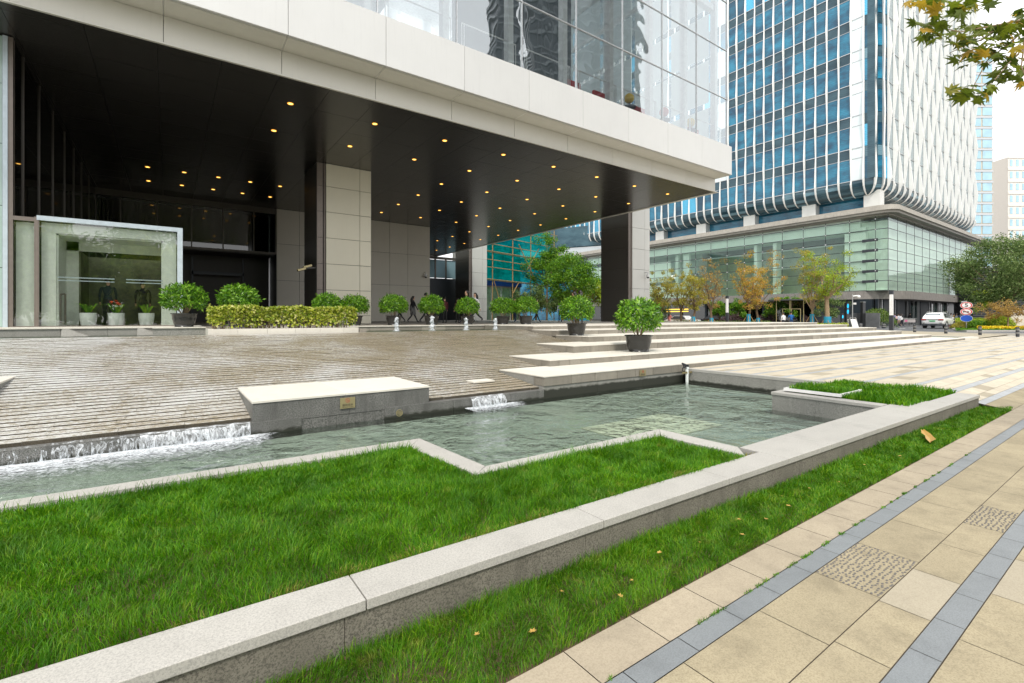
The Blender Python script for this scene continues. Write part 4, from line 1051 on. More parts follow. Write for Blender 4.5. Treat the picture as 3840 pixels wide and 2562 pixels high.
# white pots inside the glass box
for i, (px, lab, fl) in enumerate(((331,'white pot with dark leaves inside the glass box, left',0),(436,'white pot with red orange blooms inside the glass box',1),(549,'white pot with a pale spiky plant inside the glass box, right',2))):
    x = at_px(px, 17.6); t = thing('white_pot_plant', lab, 'potted plant', (x,17.6,.925), group='white pots inside the glass box')
    mb = MB(); mb.lathe([(.13,0),(.155,.02),(.185,.2),(.19,.36),(.175,.36),(.17,.30),(.01,.30)],24,(x,17.6,.925)); mb.build('pot', M['whitepot'], t)
    mb = MB()
    for k in range(26):
        a_ = random.uniform(0,2*pi); l_ = random.uniform(.2,.42); x1_,y1_ = cos(a_),sin(a_)*.5
        b_ = (x,17.6,1.22); p1 = (x+x1_*l_*.45,17.6+y1_*l_*.45,1.22+l_*.8); p2 = (x+x1_*l_*.95,17.6+y1_*l_*.95,1.22+l_*.75)
        w_ = .02; mb.add([(b_[0]-w_,b_[1],b_[2]),(b_[0]+w_,b_[1],b_[2]),(p1[0]+w_,p1[1],p1[2]),(p1[0]-w_,p1[1],p1[2]),p2],[(0,1,2,3),(3,2,4)])
    mb.build('leaves', M['greentree'], t)
    if fl == 1:
        mb = MB()
        for k in range(9): leafmesh(mb, (x+random.uniform(-.13,.13),17.55,1.22+random.uniform(.30,.42)), .06, random.uniform(0,6), .6)
        mb.build('flowers', emis('x',(0,0,0),0) if False else plain('orange_bloom', (.75,.10,.02), .6), t)

# ------------------------------------------------------------------ fountain jets
jm = foam_mat('jet_water', 26, .42, .60, (1,1,.4))
for i, (px, h) in enumerate(((1487,.46),(1620,.50),(1748,.44),(1858,.42))):
    x = at_px(px, 15.0); mb = MB(); n_ = 14
    prof = []
    ph = i*1.9; rings = []
    for k in range(17):
        t = k/16; r0 = .058+.014*sin(k*1.3+ph)+(.014 if .78 < t < .96 else 0); r0 *= (1.25-.3*t) if t < .93 else .6
        rings.append((r0 if k < 16 else .004, h*t, .012*sin(k*.9+ph), .010*cos(k*.7+ph)))
    vs = [(x+rx+rr_*cos(2*pi*q/12)*random.uniform(.8,1.2), 15+ry+rr_*sin(2*pi*q/12)*random.uniform(.8,1.2), .724+z) for (rr_,z,rx,ry) in rings for q in range(12)]
    mb.add(vs, [(a_*12+q,a_*12+(q+1)%12,(a_+1)*12+(q+1)%12,(a_+1)*12+q) for a_ in range(16) for q in range(12)])
    for q in range(34):
        a_ = random.uniform(0,2*pi); r = random.uniform(.04,.09 if i != 1 else .15); zz2 = random.uniform(0,.36)*(1-(r/.17)**2); mb.ball((x+r*cos(a_),15+r*sin(a_),.725+zz2), random.uniform(.005,.012), 4)
    mb.lathe([(.15,.003),(.10,.01),(.05,.02)],16,(x,15.0,.722),cap=False)
    tag(mb.build('water_jet', jm, smooth=True), f'short white water jet in the upper pool, {ordw(i)} from the left', 'water jet', 'water jets in the upper pool')

# ------------------------------------------------------------------ trees
def tree(name, lab, cat_loc, trunk_h, crown_r, crown_h, crown_z, n_leaf, lsize, lmat, tmat, seed, limbs=9, vase=True, wrap=False, tr=.09, group=None, cat='tree', clumps=26, sparse=.30):
    r_ = random.Random(seed); x, y, z = cat_loc
    t = thing(name, lab, cat, cat_loc, group=group)
    mb = MB(); tips = []
    top = (x+r_.uniform(-.1,.1), y+r_.uniform(-.1,.1), z+trunk_h)
    mb.tube([(x,y,z-.1),(x+r_.uniform(-.04,.04),y,z+trunk_h*.5),top],[tr*1.15,tr,tr*.85],8)
    for k in range(limbs):
        a_ = 2*pi*k/limbs+r_.uniform(-.3,.3); q = crown_r*r_.uniform(.35,.95); hh = crown_z+crown_h*r_.uniform(.15,.95)*(1-.25*(q/crown_r))
        e = (x+q*cos(a_), y+q*sin(a_), z+hh)
        m1 = tuple(top[i]+(e[i]-top[i])*.35+(r_.uniform(-.12,.12) if i<2 else crown_h*.04) for i in range(3))
        m2 = tuple(top[i]+(e[i]-top[i])*.7+r_.uniform(-.14,.14) for i in range(3))
        mb.tube([top,m1,m2,e],[tr*.55,tr*.36,tr*.2,tr*.07],6)
        tips += [e,m2]
        for s_ in range(3):
            e2 = tuple(m2[i]+r_.uniform(-.45,.45)*crown_r*(1 if i<2 else .8)+(crown_h*.12 if i==2 else 0) for i in range(3)); mb.tube([m1 if s_==0 else m2,e2],[tr*.17,tr*.05],5); tips.append(e2)
    mb.build('trunk', tmat, t)
    if wrap:
        mb = MB(); mb.tube([(x,y,z),(x,y,z+wrap)],tr*1.5,12); mb.build('trunk_wrap', M['bluewrap'], t)
        mb = MB()
        for k in range(4):
            a_ = 2*pi*k/4+.5; mb.tube([(x+.75*cos(a_),y+.75*sin(a_),z-.1),(x+.1*cos(a_),y+.1*sin(a_),z+wrap*.95)],.022,5)
        mb.build('support_stakes', M['bamboo'], t)
    rr = np.random.default_rng(seed)
    cl = []
    for k in range(clumps):
        if k < len(tips) and r_.random() < .75: c_ = tips[k % len(tips)]
        else:
            a_ = r_.uniform(0,2*pi); uu = r_.random(); prof_ = (.35+.65*uu) if vase else math.sin(pi*(.15+.75*uu))
            q = crown_r*prof_*r_.uniform(.2,1)**.6; c_ = (x+q*cos(a_),y+q*sin(a_),z+crown_z+crown_h*uu)
        cl.append(c_)
    cl = np.array(cl); pick = rr.integers(0,len(cl),n_leaf); cs = sparse*crown_r*(.6+.8*rr.random(len(cl)))
    offs = rr.normal(0,1,(n_leaf,3)); offs /= np.linalg.norm(offs,axis=1)[:,None]; offs *= (rr.random((n_leaf,1))**.45)
    C = cl[pick]+offs*cs[pick][:,None]*np.array([1,1,.75])
    leaves_np(n_leaf, C, offs+np.array([0,0,.5]), lsize, lsize*.5, lmat, 'crown', t, .8)
    return t
FX, SA, CA = 1803., sin(R(54.42)), cos(R(54.42))
def wp(px, Y):  # ground plan point for a column of the picture at a given depth
    X = (px-1920)/FX*Y; return (X*SA+Y*CA, -X*CA+Y*SA)
GZ = .24
trs = [(2478,40,3.9,1.25,'orange-green autumn tree just right of the pale pillar',M['olivetree'],.0,2.5),
 (2555,43,4.6,1.5,'dense olive autumn tree, second in the row right of the pale pillar',M['olivetree'],.0,2.6),
 (2600,39,4.5,1.15,'olive tree with a bright blue wrapped trunk, left one',M['olivetree'],1.0,2.2),
 (2668,40,5.1,1.5,'sparse brown upright tree with bare twigs before the white glass hall',M['browntree'],.9,2.2),
 (2807,39,5.3,1.35,'orange autumn tree with a bright blue wrapped trunk, middle of the row',M['orangetree'],1.2,2.2),
 (2843,41,5.4,1.7,'orange-topped tree with green lower leaves beside the gatehouse',M['orangetree'],.9,2.3),
 (3045,38,5.6,1.35,'thin sparse tree with pale forked trunk and blue wrap near the gatehouse',M['olivetree'],1.2,2.0),
 (3103,37,5.1,1.7,'lush yellow-green tree with thick tan trunk by the blue totem',M['limetree'],1.0,3.2)]
for i, (px, Y, H_, cr_, lab, lm, wr, dn) in enumerate(trs):
    x, y = wp(px, Y); th = 1.5 if i < 7 else 2.3
    H_ *= 1.18; cr_ *= 1.05; tree('young_tree', lab, (x,y,GZ), th, cr_, H_-th-.1, th+.15, int(1500*dn) if i != 3 else 1900, .125, lm, M['trunk_pale'] if i in (6,7) else M['trunk'], 50+i, limbs=11, vase=True, wrap=wr+.0 if wr else False, tr=.10 if i < 7 else .17, group='staked young trees beyond the steps', clumps=60, sparse=.20)
for i, (px, Y, h_, r_, lm, lab) in enumerate(((2700,44,2.6,.9,'greentree','low green bush-like tree behind the sparse brown tree'),(2900,45,3.0,1.0,'greentree','low green tree left of the gatehouse roof'),(2965,44,2.8,.9,'greentree','low green tree in front of the gatehouse roof'),(3110,43,3.3,1.25,'darktree','dark green small tree behind the lush yellow-green tree'),(2470,45,2.7,1.1,'darktree','dark green low tree behind the first autumn tree'),(2770,46,2.5,.8,'greentree','low green tree between the lamp post and the orange tree'))):
    x, y = wp(px, Y); tree('small_tree', lab, (x,y,GZ), .8, r_, h_-.7, .8, 2200, .15, M[lm], M['trunk'], 80+i, limbs=7, vase=False, tr=.06, clumps=30, sparse=.3)
# right-hand evergreens, behind the sign bed
x, y = wp(3770, 42); tree('camphor_tree', 'big dark evergreen tree at the right edge behind the road sign', (x,y,.3), 2.2, 4.0, 5.2, 2.3, 26000, .17, M['darktree'], M['trunk'], 91, limbs=12, vase=False, tr=.16, clumps=120, sparse=.24)
x, y = wp(3950, 44); tree('camphor_tree', 'second evergreen crown mostly beyond the right edge', (x,y,.3), 2.4, 3.6, 6.0, 2.4, 14000, .17, M['darktree'], M['trunk'], 92, limbs=10, vase=False, tr=.18, clumps=80, sparse=.26)
x, y = wp(3780, 36); tree('small_tree', 'low brown autumn tree before the louvred wall', (x,y,.3), .9, 1.5, .9, 1.1, 2600, .12, M['browntree'], M['trunk_pale'], 93, limbs=10, vase=True, tr=.05, clumps=40, sparse=.22)
x, y = wp(3700, 42); tree('small_tree', 'thin yellow-leaved sapling left of the louvred wall', (x,y,.3), 1.2, 1.0, 1.9, 1.2, 700, .14, M['limetree'], M['trunk'], 94, limbs=7, vase=True, tr=.05, clumps=24, sparse=.25)
# trees behind the scaffold
for i, (px, Y, H_, cr_, lm, lab) in enumerate(((2142,55,7.8,3.2,'greentree','round-topped bright green tree between the scaffold and the right pillar'),(2050,62,11.4,2.9,'greentree','tall green tree directly right of the teal scaffold netting'),(2215,60,5.6,2.7,'limetree','yellow-green tree beside the left face of the right pillar'),(2010,60,4.6,2.3,'darktree','dark tree under the scaffold'),(2110,64,4.4,3.0,'darktree','dark tree behind the man in the white shirt'))):
    x, y = wp(px, Y); tree('broadleaf_tree', lab, (x,y,.5), H_*.38, cr_, H_*.60, H_*.38, [11000,9000,6000,4000,6000][i], .24, M[lm], M['trunk'], 100+i, limbs=11, vase=False, tr=.12, clumps=[90,60,60,40,50][i], sparse=.26)
# street plane trees behind the camera (seen mirrored in the lobby glass) and the branch over the pavement
labs = ['street plane tree behind the viewpoint, mirrored in the glass box','street plane tree across the road behind the viewpoint','street plane tree further left behind the viewpoint','big street tree far behind the viewpoint on the left','big street tree far behind the viewpoint, centre','big street tree far behind the viewpoint on the right']
for i, (x, y, hh) in enumerate(((-7,-15,5.5),(0,-17,5.5),(-14,-16,5.5),(-10,-26,10),(-1,-27,10),(7,-26,10))):
    tree('plane_tree', labs[i], (x,y,-.2), 2.2, 4.6, hh, 1.6, 11000, .42, M['limetree'] if i % 2 else M['greentree'], M['trunk'], 120+i, limbs=9, vase=False, tr=.2, clumps=80, sparse=.30)

def lobed(mb, c, n, r, roll):
    """one plane-tree leaf: five pointed lobes"""
    n = Vector(n).normalized(); a_ = n.orthogonal().normalized(); b_ = n.cross(a_); a2 = a_*cos(roll)+b_*sin(roll); b2 = n.cross(a2)
    ang = [-180,-140,-110,-72,-58,-33,-20,0,20,33,58,72,110,140]; rad = [.25,.42,.30,.72,.36,.85,.46,1.08,.46,.85,.36,.72,.30,.42]
    vs = [Vector(c)]
    for g_, q in zip(ang, rad):
        t = R(g_); q2 = q*r*random.uniform(.9,1.08); vs.append(Vector(c)+a2*cos(t)*q2+b2*sin(t)*q2-n*q2*q2*.9/r*random.uniform(.1,.5))
    mb.add(vs, [(0,k,k+1) for k in range(1,14)]+[(0,14,1)])
t = thing('plane_tree', 'plane tree on the near pavement whose leafy branch hangs into the top right corner', 'tree', (8.0,-1.6,-.2))
random.seed(31)
mb = MB()
def P3(px, py, Y):
    x, y = wp(px, Y); return (x, y, 1.15+(1192-py)/FX*Y)
fork = (8.0,-1.6,3.0)
mb.tube([(8.0,-1.6,-.25),(8.02,-1.58,1.5),fork],[.17,.15,.13],10)
main = [fork, (7.3,-.5,4.1), P3(4050,-120,4.4), P3(3900,60,4.3)]
mb.tube(main,[.10,.06,.035,.022],7)
tw_ = [[P3(3900,60,4.3),P3(3760,90,4.2),P3(3600,120,4.15),P3(3480,95,4.1)],[P3(3900,60,4.3),P3(3800,150,4.25),P3(3700,230,4.2),P3(3640,345,4.2)],
 [P3(3900,60,4.3),P3(3860,160,4.2),P3(3780,240,4.15),P3(3730,300,4.1)],[P3(4050,-120,4.4),P3(3800,-60,4.3),P3(3600,-20,4.3),P3(3400,-30,4.2)],
 [P3(3900,60,4.3),P3(3850,100,4.0),P3(3830,250,4.0),P3(3850,300,4.0)],[P3(4050,-120,4.4),P3(3900,-160,4.2),P3(3700,-150,4.2)],
 [P3(3760,90,4.2),P3(3680,150,4.25),P3(3620,170,4.3),P3(3560,200,4.3)]]
for q in tw_: mb.tube(q,[.012,.008,.005,.003][:len(q)],5)
for k in range(5):
    a_ = k*1.25; mb.tube([fork,(8+1.2*cos(a_),-1.6+1.2*sin(a_),4.2),(8+2.2*cos(a_),-1.6+2.2*sin(a_),5.6)],[.09,.05,.02],6)
mb.build('trunk', M['trunk_pale'], t)
mb = MB()
# leaf spots measured along the twigs (picture column, row)
spots = [(3440,10),(3420,5),(3500,15),(3540,5),(3580,20),(3620,15),(3660,30),(3690,10),(3510,40),(3560,50),(3610,50),(3480,20),(3650,10),
 (3440,85),(3470,110),(3490,130),(3530,100),(3560,90),(3580,120),(3610,95),(3640,110),(3600,145),(3560,150),(3520,140),(3640,150),(3660,120),(3510,75),(3470,150),(3450,140),(3540,125),
 (3620,190),(3660,200),(3690,170),(3720,180),(3760,170),(3600,220),(3640,230),(3680,235),(3700,210),(3590,175),(3720,150),(3740,140),(3780,130),
 (3790,110),(3820,90),(3835,60),(3810,130),(3760,110),(3830,140),(3800,170),(3820,40),(3700,110),(3730,105),
 (3740,220),(3760,240),(3790,230),(3740,205),(3800,250),(3830,230),(3825,280),(3835,300),(3780,270),(3740,290),(3760,300),(3730,310),
 (3600,345),(3640,350),(3660,365),(3620,360),(3690,360),(3590,335),(3575,340),(3655,335)]
for (px, py) in spots:
    for q in range(3):
        c = P3(px+random.uniform(-20,20), py+random.uniform(-16,16), random.uniform(3.95,4.5))
        lobed(mb, c, (random.uniform(-.8,.5), random.uniform(-1.0,.2), random.uniform(.15,1.0)), random.uniform(.07,.115), random.uniform(-pi,pi))
for k in range(420):
    a_ = random.uniform(0,2*pi); q = random.uniform(.3,2.3); c = (8.6+q*cos(a_), -2.6+q*sin(a_), random.uniform(4.8,6.6))
    lobed(mb, c, (random.uniform(-1,1),random.uniform(-1,1),1), .09, random.uniform(0,6))
mb.build('crown', M['planeleaf'], t)

# ------------------------------------------------------------------ podium hall and blue tower
t = thing('glass_podium', 'wide green-glass podium hall with grey stone roof slab under the blue tower', 'building', (61,18,GZ)); POD = t
XP, YP, YE, XE = 60.9, 17.9, 80.0, 99.5
pj = [YP]+[YP+1.1+2.37*k for k in range(0, 27)]
pzs = [4.03,5.05,6.13,7.24,8.33,9.43,10.5,11.6]
k_ = 0; rest = MB()
for i in range(len(pj)-1):
    for j in range(7):
        q = MB(); q.quad((XP,pj[i]+.01,pzs[j]+.012),(XP,pj[i]+.01,pzs[j+1]-.012),(XP,pj[i+1]-.01,pzs[j+1]-.012),(XP,pj[i+1]-.01,pzs[j]+.012))
        if k_ < 60: q.build('window', M['glass_green'], t)
        else: rest.add(q.v, q.f)
        k_ += 1
rest.build('window', M['glass_green'], t, kind='stuff')
rest = MB(); px_ = [XP+2.8*k for k in range(14)]+[XE]
for i in range(len(px_)-1):
    for j in range(7):
        q = MB(); q.quad((px_[i]+.01,YP,pzs[j]+.012),(px_[i+1]-.01,YP,pzs[j]+.012),(px_[i+1]-.01,YP,pzs[j+1]-.012),(px_[i]+.01,YP,pzs[j+1]-.012))
        if i < 5: q.build('window', M['glass_green2'], t)
        else: rest.add(q.v, q.f)
rest.build('window', M['glass_green2'], t, kind='stuff')
mb = MB()
for z in pzs: mb.box(XP-.02,XP+.06,YP,pj[-1],z-.03,z+.03); mb.box(XP,XE,YP-.02,YP+.06,z-.022,z+.022)
for y in pj: mb.box(XP-.03,XP-.01,y-.02,y+.02,4.0,11.9)
for x in px_: mb.box(x-.015,x+.015,YP-.02,YP+.02,4.0,11.9)
mb.build('glazing_bar', M['charcoal'], t)
mb = MB()
for y in pj[1:]:
    for z in pzs[1:]: mb.box(XP-.07,XP-.03,y-.05,y+.05,z-.05,z+.05)
mb.build('glass_clamp', M['white'], t)
# rounded-corner roof slab and band
def rounded(x0, y0, x1, y1, r, n_=8):
    return [(x0+r-r*cos(pi/2*k/n_), y0+r-r*sin(pi/2*k/n_)) for k in range(n_+1)]+[(x1,y0),(x1,y1),(x0,y1)]
mb = MB()
for (o_, z0, z1) in ((.15,11.9,12.05),(.75,12.05,12.30),(.95,12.30,12.62),(.80,12.62,12.85),(.4,12.85,12.95)):
    mb.prism(rounded(XP-o_,YP-o_,XE+.5,YE,1.3), z0, z1)
mb.build('roof_slab', granite('roof_stone', (.50,.47,.42), (.36,.34,.31), 8, .3, .7, .3, .1), t)
mb = MB(); mb.prism(rounded(XP-.55,YP-.9,XE+.3,YE,5.2,14), 3.15, 4.02); mb.build('stone_band', granite('band_stone', (.30,.28,.26), (.20,.19,.18), 8, .4, .7, .4, .1), t)
mb = MB(); mb.box(XP+.6,XP+.7,YP+1.2,YE,GZ-.1,3.15); mb.box(XP+1,XE,YP+1.2,YP+1.3,GZ-.1,3.15); mb.build('ground_glass', M['glass_dark'], t)
ns_ = plain('dark_navy_stone', (.018,.026,.035), .35)
for k in range(16): mb = MB(); mb.box(XP+.4,XP+.75,YP+1.0+k*4,YP+1.25+k*4,GZ-.1,3.15); mb.build('pier', ns_, t)
for k, wd_ in enumerate((2.6,2.6,.5,3.2,.5,.6,2.4,.5,2.6)): mb = MB(); mb.box(XP+2+k*4.1,XP+2+k*4.1+wd_,YP+.95,YP+1.15,GZ-.1,3.15); mb.build('pier', ns_, t)
mb = MB(); mb.box(XP-.2,XP+.5,YP+1.4,YP+7.2,GZ-.1,3.14); mb.build('corner_wall', ns_, t)
mb = MB()
for k in range(9): mb.box(XP+1.2+k*4.1,XP+1.45+k*4.1,YP+.9,YP+1.1,GZ-.1,3.15)
mb.build('ground_mullion', M['steel'], t)
mb = MB(); mb.box(XP+3,XP+40,YP+9,YP+9.3,GZ,3.1); mb.box(XP+5,XP+5.3,YP+2,YE,GZ,3.1); mb.build('ground_inner_wall', plain('brown_wall', (.10,.075,.06), .6, var=.4, scale=.5), t)
mb = MB(); mb.box(XP+1.6,XP+1.8,YP+9,YP+16,.9,2.6); mb.build('red_panel', plain('dark_red', (.18,.015,.02), .5), t)
# hall interior
mb = MB(); mb.box(XP+.4,XE-.2,YP+.3,YE,4.03,4.1); mb.box(XP+.1,XP+1.5,YP+2.0,YP+4.0,4.1,10.9); mb.box(XP+.3,XP+3,YP+2.6,YE,10.55,11.9); mb.box(XP+1.0,XP+22,YP+26,YP+26.5,4.1,11.6)
mb.box(XP+.6,XP+1.8,YP+11.6,YP+12.0,4.1,10.5); mb.box(XP+.6,XP+1.8,YP+14.0,YP+14.4,4.1,10.5)
mb.box(XP+2.5,XP+3,YP+24,YE,4.1,7.2); mb.box(XP+4,XP+4.4,YP+24,YE,7.9,11.6); mb.box(XP+.8,XP+1.2,YP+24,YP+25,4.1,11.6); mb.box(XP+.8,XP+2,YP+32,YP+33,4.1,11.6)
mb.box(XP+.6,XP+4,YP+24,YE,4.1,4.9); mb.box(XP+1.1,XE,YP+.30,YP+.40,4.1,11.5); mb.box(XP+.9,XP+1.0,YP+.3,YP+4,4.1,11.5); mb.box(XP+.45,XP+.55,YP+36,YE,6.4,9.9); mb.box(XP+.35,XP+.45,YP+24,YE,4.1,6.1); mb.box(XP+.5,XP+.6,YP+27,YE,6.6,9.6)
mb.build('hall_wall', M['mint'], t)
mb = MB(); mb.box(XP+3.0,XP+3.3,YP+4,YP+24,4.1,9.6); mb.build('hall_backdrop', plain('olive_grey_wall', (.34,.37,.29), .6, var=.2, scale=.4), t)
mb = MB(); mb.box(XP+3,XP+6,YP+2.6,YP+24,9.6,9.75); mb.box(XP+1.2,XP+6,YP+2.6,YE,10.9,11.05); mb.build('hall_ceiling', M['interior_white'], t)
mb = MB()
for z in pzs[1:6]: mb.box(XP-.04,XP+.08,YP+.9,YP+2.3,z-.16,z+.12)
mb.build('glass_bracket', M['charcoal'], t)
mb = MB(); mb.quad((XP+1.5,YP+24,6.2),(XP+1.5,YP+33,4.3),(XP+1.5,YP+33,4.9),(XP+1.5,YP+24,6.8)); mb.build('escalator', M['glass_dark'], t)

t = thing('office_tower', 'tall blue glass office tower with white zigzag fins above the glass podium', 'tower', (61.5,20,14))
XT, YT = 61.0, 18.6
zb = 16.13; st_h = 3.52; NS = 13
zf = [14.5, zb]+[zb+st_h*(k+1) for k in range(NS)]
fy = [20.07+1.183*k for k in range(0, 46)]
fx = [63.0+1.75*k for k in range(0, 22)]
corner = [(XT,20.07),(XT+.25,19.2),(XT+1.1,18.72),(63.0,YT)]
ctr = 0; rw_, rg_, rl_ = MB(), MB(), MB(); spd = {}
def wpane(p, q, z0, z1, nrm, white=False):
    """one bay of one storey: dark spandrel on top, vision glass below"""
    global ctr
    e = .03; zs_ = z0+(z1-z0)*.68
    m = MB(); m.quad((p[0],p[1],z0+e),(q[0],q[1],z0+e),(q[0],q[1],zs_-e),(p[0],p[1],zs_-e))
    s_ = MB(); s_.quad((p[0],p[1],zs_),(q[0],q[1],zs_),(q[0],q[1],z1-e),(p[0],p[1],z1-e))
    mat = M['sideglass'] if white == 2 else M['twhiteglass'] if white else M['tglass']
    m.add(s_.v, s_.f, 1); m2 = [mat, M['twhiteglass'] if white else M['tspandrel']]
    rx_ = rg_ if white == 2 else rw_ if white else rl_
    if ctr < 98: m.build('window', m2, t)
    else: rx_.add(m.v, [m.f[0]]); rx_.add(m.v, [m.f[1]], 1)
    ctr += 1
MS, MW = MB(), MB()
for j in range(NS):
    z0, z1 = zf[1+j], zf[2+j]
    for i in range(13): wpane((XT,fy[i]),(XT,fy[i+1]),z0,z1,0,white=(i == 0))
for j in range(NS):
    z0, z1 = zf[1+j], zf[2+j]
    for i in range(3): wpane(corner[i],corner[i+1],z0,z1,0,white=False)
    for i in range(13, 45): wpane((XT,fy[i]),(XT,fy[i+1]),z0,z1,0,white=(i in (13,14) and j % 2))
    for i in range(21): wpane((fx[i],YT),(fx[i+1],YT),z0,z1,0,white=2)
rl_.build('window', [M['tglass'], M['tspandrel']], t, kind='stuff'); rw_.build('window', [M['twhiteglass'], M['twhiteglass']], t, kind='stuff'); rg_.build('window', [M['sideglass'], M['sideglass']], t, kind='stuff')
mb = MB()
for z in zf[1:]: mb.box(XT-.05,XT+.02,fy[0],fy[-1],z-.035,z+.035); mb.box(63,fx[-1],YT-.05,YT+.02,z-.035,z+.035)
for j in range(NS): z = zf[1+j]+st_h*.68; mb.box(XT-.03,XT+.02,fy[0],fy[-1],z-.02,z+.02)
mb.build('transom', M['steel'], t)
# curled-in bottom course
ncv = 7; R0 = 1.35
def curl(k):  # inward offset and height of the curl profile
    a_ = pi/2*k/(ncv-1); return R0*(1-cos(a_)), zf[1]-.35-R0*sin(a_)
mb = MB(); mb2 = MB()
for i in range(45):
    pr0 = [(XT, zf[1])]+[(XT+curl(k)[0], curl(k)[1]) for k in range(ncv)]
    for k in range(len(pr0)-1): mb.quad((pr0[k][0],fy[i],pr0[k][1]),(pr0[k][0],fy[i+1],pr0[k][1]),(pr0[k+1][0],fy[i+1],pr0[k+1][1]),(pr0[k+1][0],fy[i],pr0[k+1][1]))
for i in range(21):
    pr0 = [(YT, zf[1])]+[(YT+curl(k)[0], curl(k)[1]) for k in range(ncv)]
    for k in range(len(pr0)-1): mb.quad((fx[i],pr0[k][0],pr0[k][1]),(fx[i+1],pr0[k][0],pr0[k][1]),(fx[i+1],pr0[k+1][0],pr0[k+1][1]),(fx[i],pr0[k+1][0],pr0[k+1][1]))
for i in range(3):
    (xa,ya),(xb,yb) = corner[i],corner[i+1]
    def offp(p, o): 
        d_ = Vector((XT+2.4-p[0], 21-p[1], 0)); d_.normalize(); return (p[0]+d_.x*o, p[1]+d_.y*o)
    for k in range(ncv):
        o0, z0 = (0, zf[1]) if k == 0 else curl(k-1); o1, z1 = curl(k)
        pa, pb_, pc, pd = offp((xa,ya),o0), offp((xb,yb),o0), offp((xb,yb),o1), offp((xa,ya),o1)
        mb.quad((*pa,z0),(*pb_,z0),(*pc,z1),(*pd,z1))
mb.build('curved_base', M['tspandrel'], t, smooth=False)
mb = MB(); mb.box(XT+1.2,fx[-1],YT+1.3,fy[-1],zf[0]-.1,zf[0]); mb.box(XT+.08,fx[-1]-.05,YT+.4,fy[-1],zf[1],zf[-1]); mb.build('core', M['tspandrel'], t)
# fins: outer edge zigzags storey by storey, then follows the curl
def fin(px0, py0, nx_, ny_, par, th, dmin, dmax, name='fin', tx=None):
    """blade standing off the facade along (nx,ny); thickness along the facade"""
    tx_, ty_ = -ny_, nx_
    prof = []   # (wall offset, outer offset, z)
    for k in range(NS+1)[::-1]:
        dd = dmax if (k+par) % 2 == 0 else dmin
        prof.append((0, dd, zf[1+k]))
    dd0 = prof[-1][1]
    for k in range(ncv):
        o, z = curl(k); prof.append((-o, -o+max(.03, .24*(1-k/(ncv-1))), z-.10*(1-k/(ncv-1))))
    m = MB(); vs = []
    for (a_, b_, z) in prof:
        for s_ in (-th/2, th/2):
            vs.append((px0+nx_*a_+tx_*s_, py0+ny_*a_+ty_*s_, z)); vs.append((px0+nx_*b_+tx_*s_, py0+ny_*b_+ty_*s_, z))
    fs = []
    for i in range(len(prof)-1):
        b0 = i*4; c0 = b0+4
        fs += [(b0,c0,c0+1,b0+1),(b0+2,b0+3,c0+3,c0+2),(b0+1,c0+1,c0+3,b0+3),(b0,b0+2,c0+2,c0)]
    m.add(vs, fs); return m
for i, y in enumerate(fy): fin(XT-.02, y, -1, 0, i, .11, .09, .32).build('fin', M['fin'], t)
for (x, y) in ((61.25,19.2),(62.1,18.72)): fin(x, y, -.6, -.8, 0, .14, .2, .34).build('fin', M['fin'], t)
for i, x in enumerate(fx): fin(x, YT-.02, 0, -1, i, .16, .09, .45).build('fin', M['fin'], t)
fr = MB(); nn = 2*len(fx)
# storey between podium roof and tower
mb = MB(); mb.box(XT+1.9,XT+2.0,20.6,76,12.95,14.6); mb.box(64,97,YT+2.6,YT+2.7,12.95,14.6); mb.build('setback_glass', M['tglass'], t)
for y in (18.9,25.2,32.4,39.4,46.5,53.6): mb = MB(); mb.box(XT+.9,XT+2.1,y-.0,y+1.5,12.9,14.9); mb.build('column', M['pillar_w'], t)
for x in (69.5,77,84.5,91): mb = MB(); mb.box(x,x+.6,YT+1.0,YT+3.0,12.9,14.9); mb.build('column', M['pillar_w'], t)
mb = MB(); mb.box(64,97,YT+2.4,YT+2.55,12.95,14.6); mb.build('setback_wall', M['louvre'], t)

# dark pier and louvred wall at the right end
t = thing('louvred_wall', 'dark louvred wall with a tall black pier right of the podium', 'wall', (100,17,.3))
mb = MB(); x0, y0 = wp(3622, 62); x1, y1 = wp(3650, 62); mb.box(x0,x0+2.2,y0-1.0,y0+1,0,8.4); mb.build('pier', M['black'], t)
mb = MB(); xa, ya = wp(3648, 60); xb, yb = wp(3960, 58)
for k in range(26):
    z = .3+k*.27; mb.add([(xa,ya,z),(xb,yb,z),(xb,yb,z+.16),(xa,ya,z+.16),(xa+.1,ya+.25,z+.05),(xb+.1,yb+.25,z+.05),(xb+.1,yb+.25,z+.2),(xa+.1,ya+.25,z+.2)],[(0,1,2,3),(0,4,5,1),(3,2,6,7)])
mb.build('louvre', M['louvre'], t)
mb = MB(); mb.add([(xa+.3,ya+.6,0),(xb+.3,yb+.6,0),(xb+.3,yb+.6,7.4),(xa+.3,ya+.6,7.4)],[(0,1,2,3)]); mb.build('backing', M['black'], t)

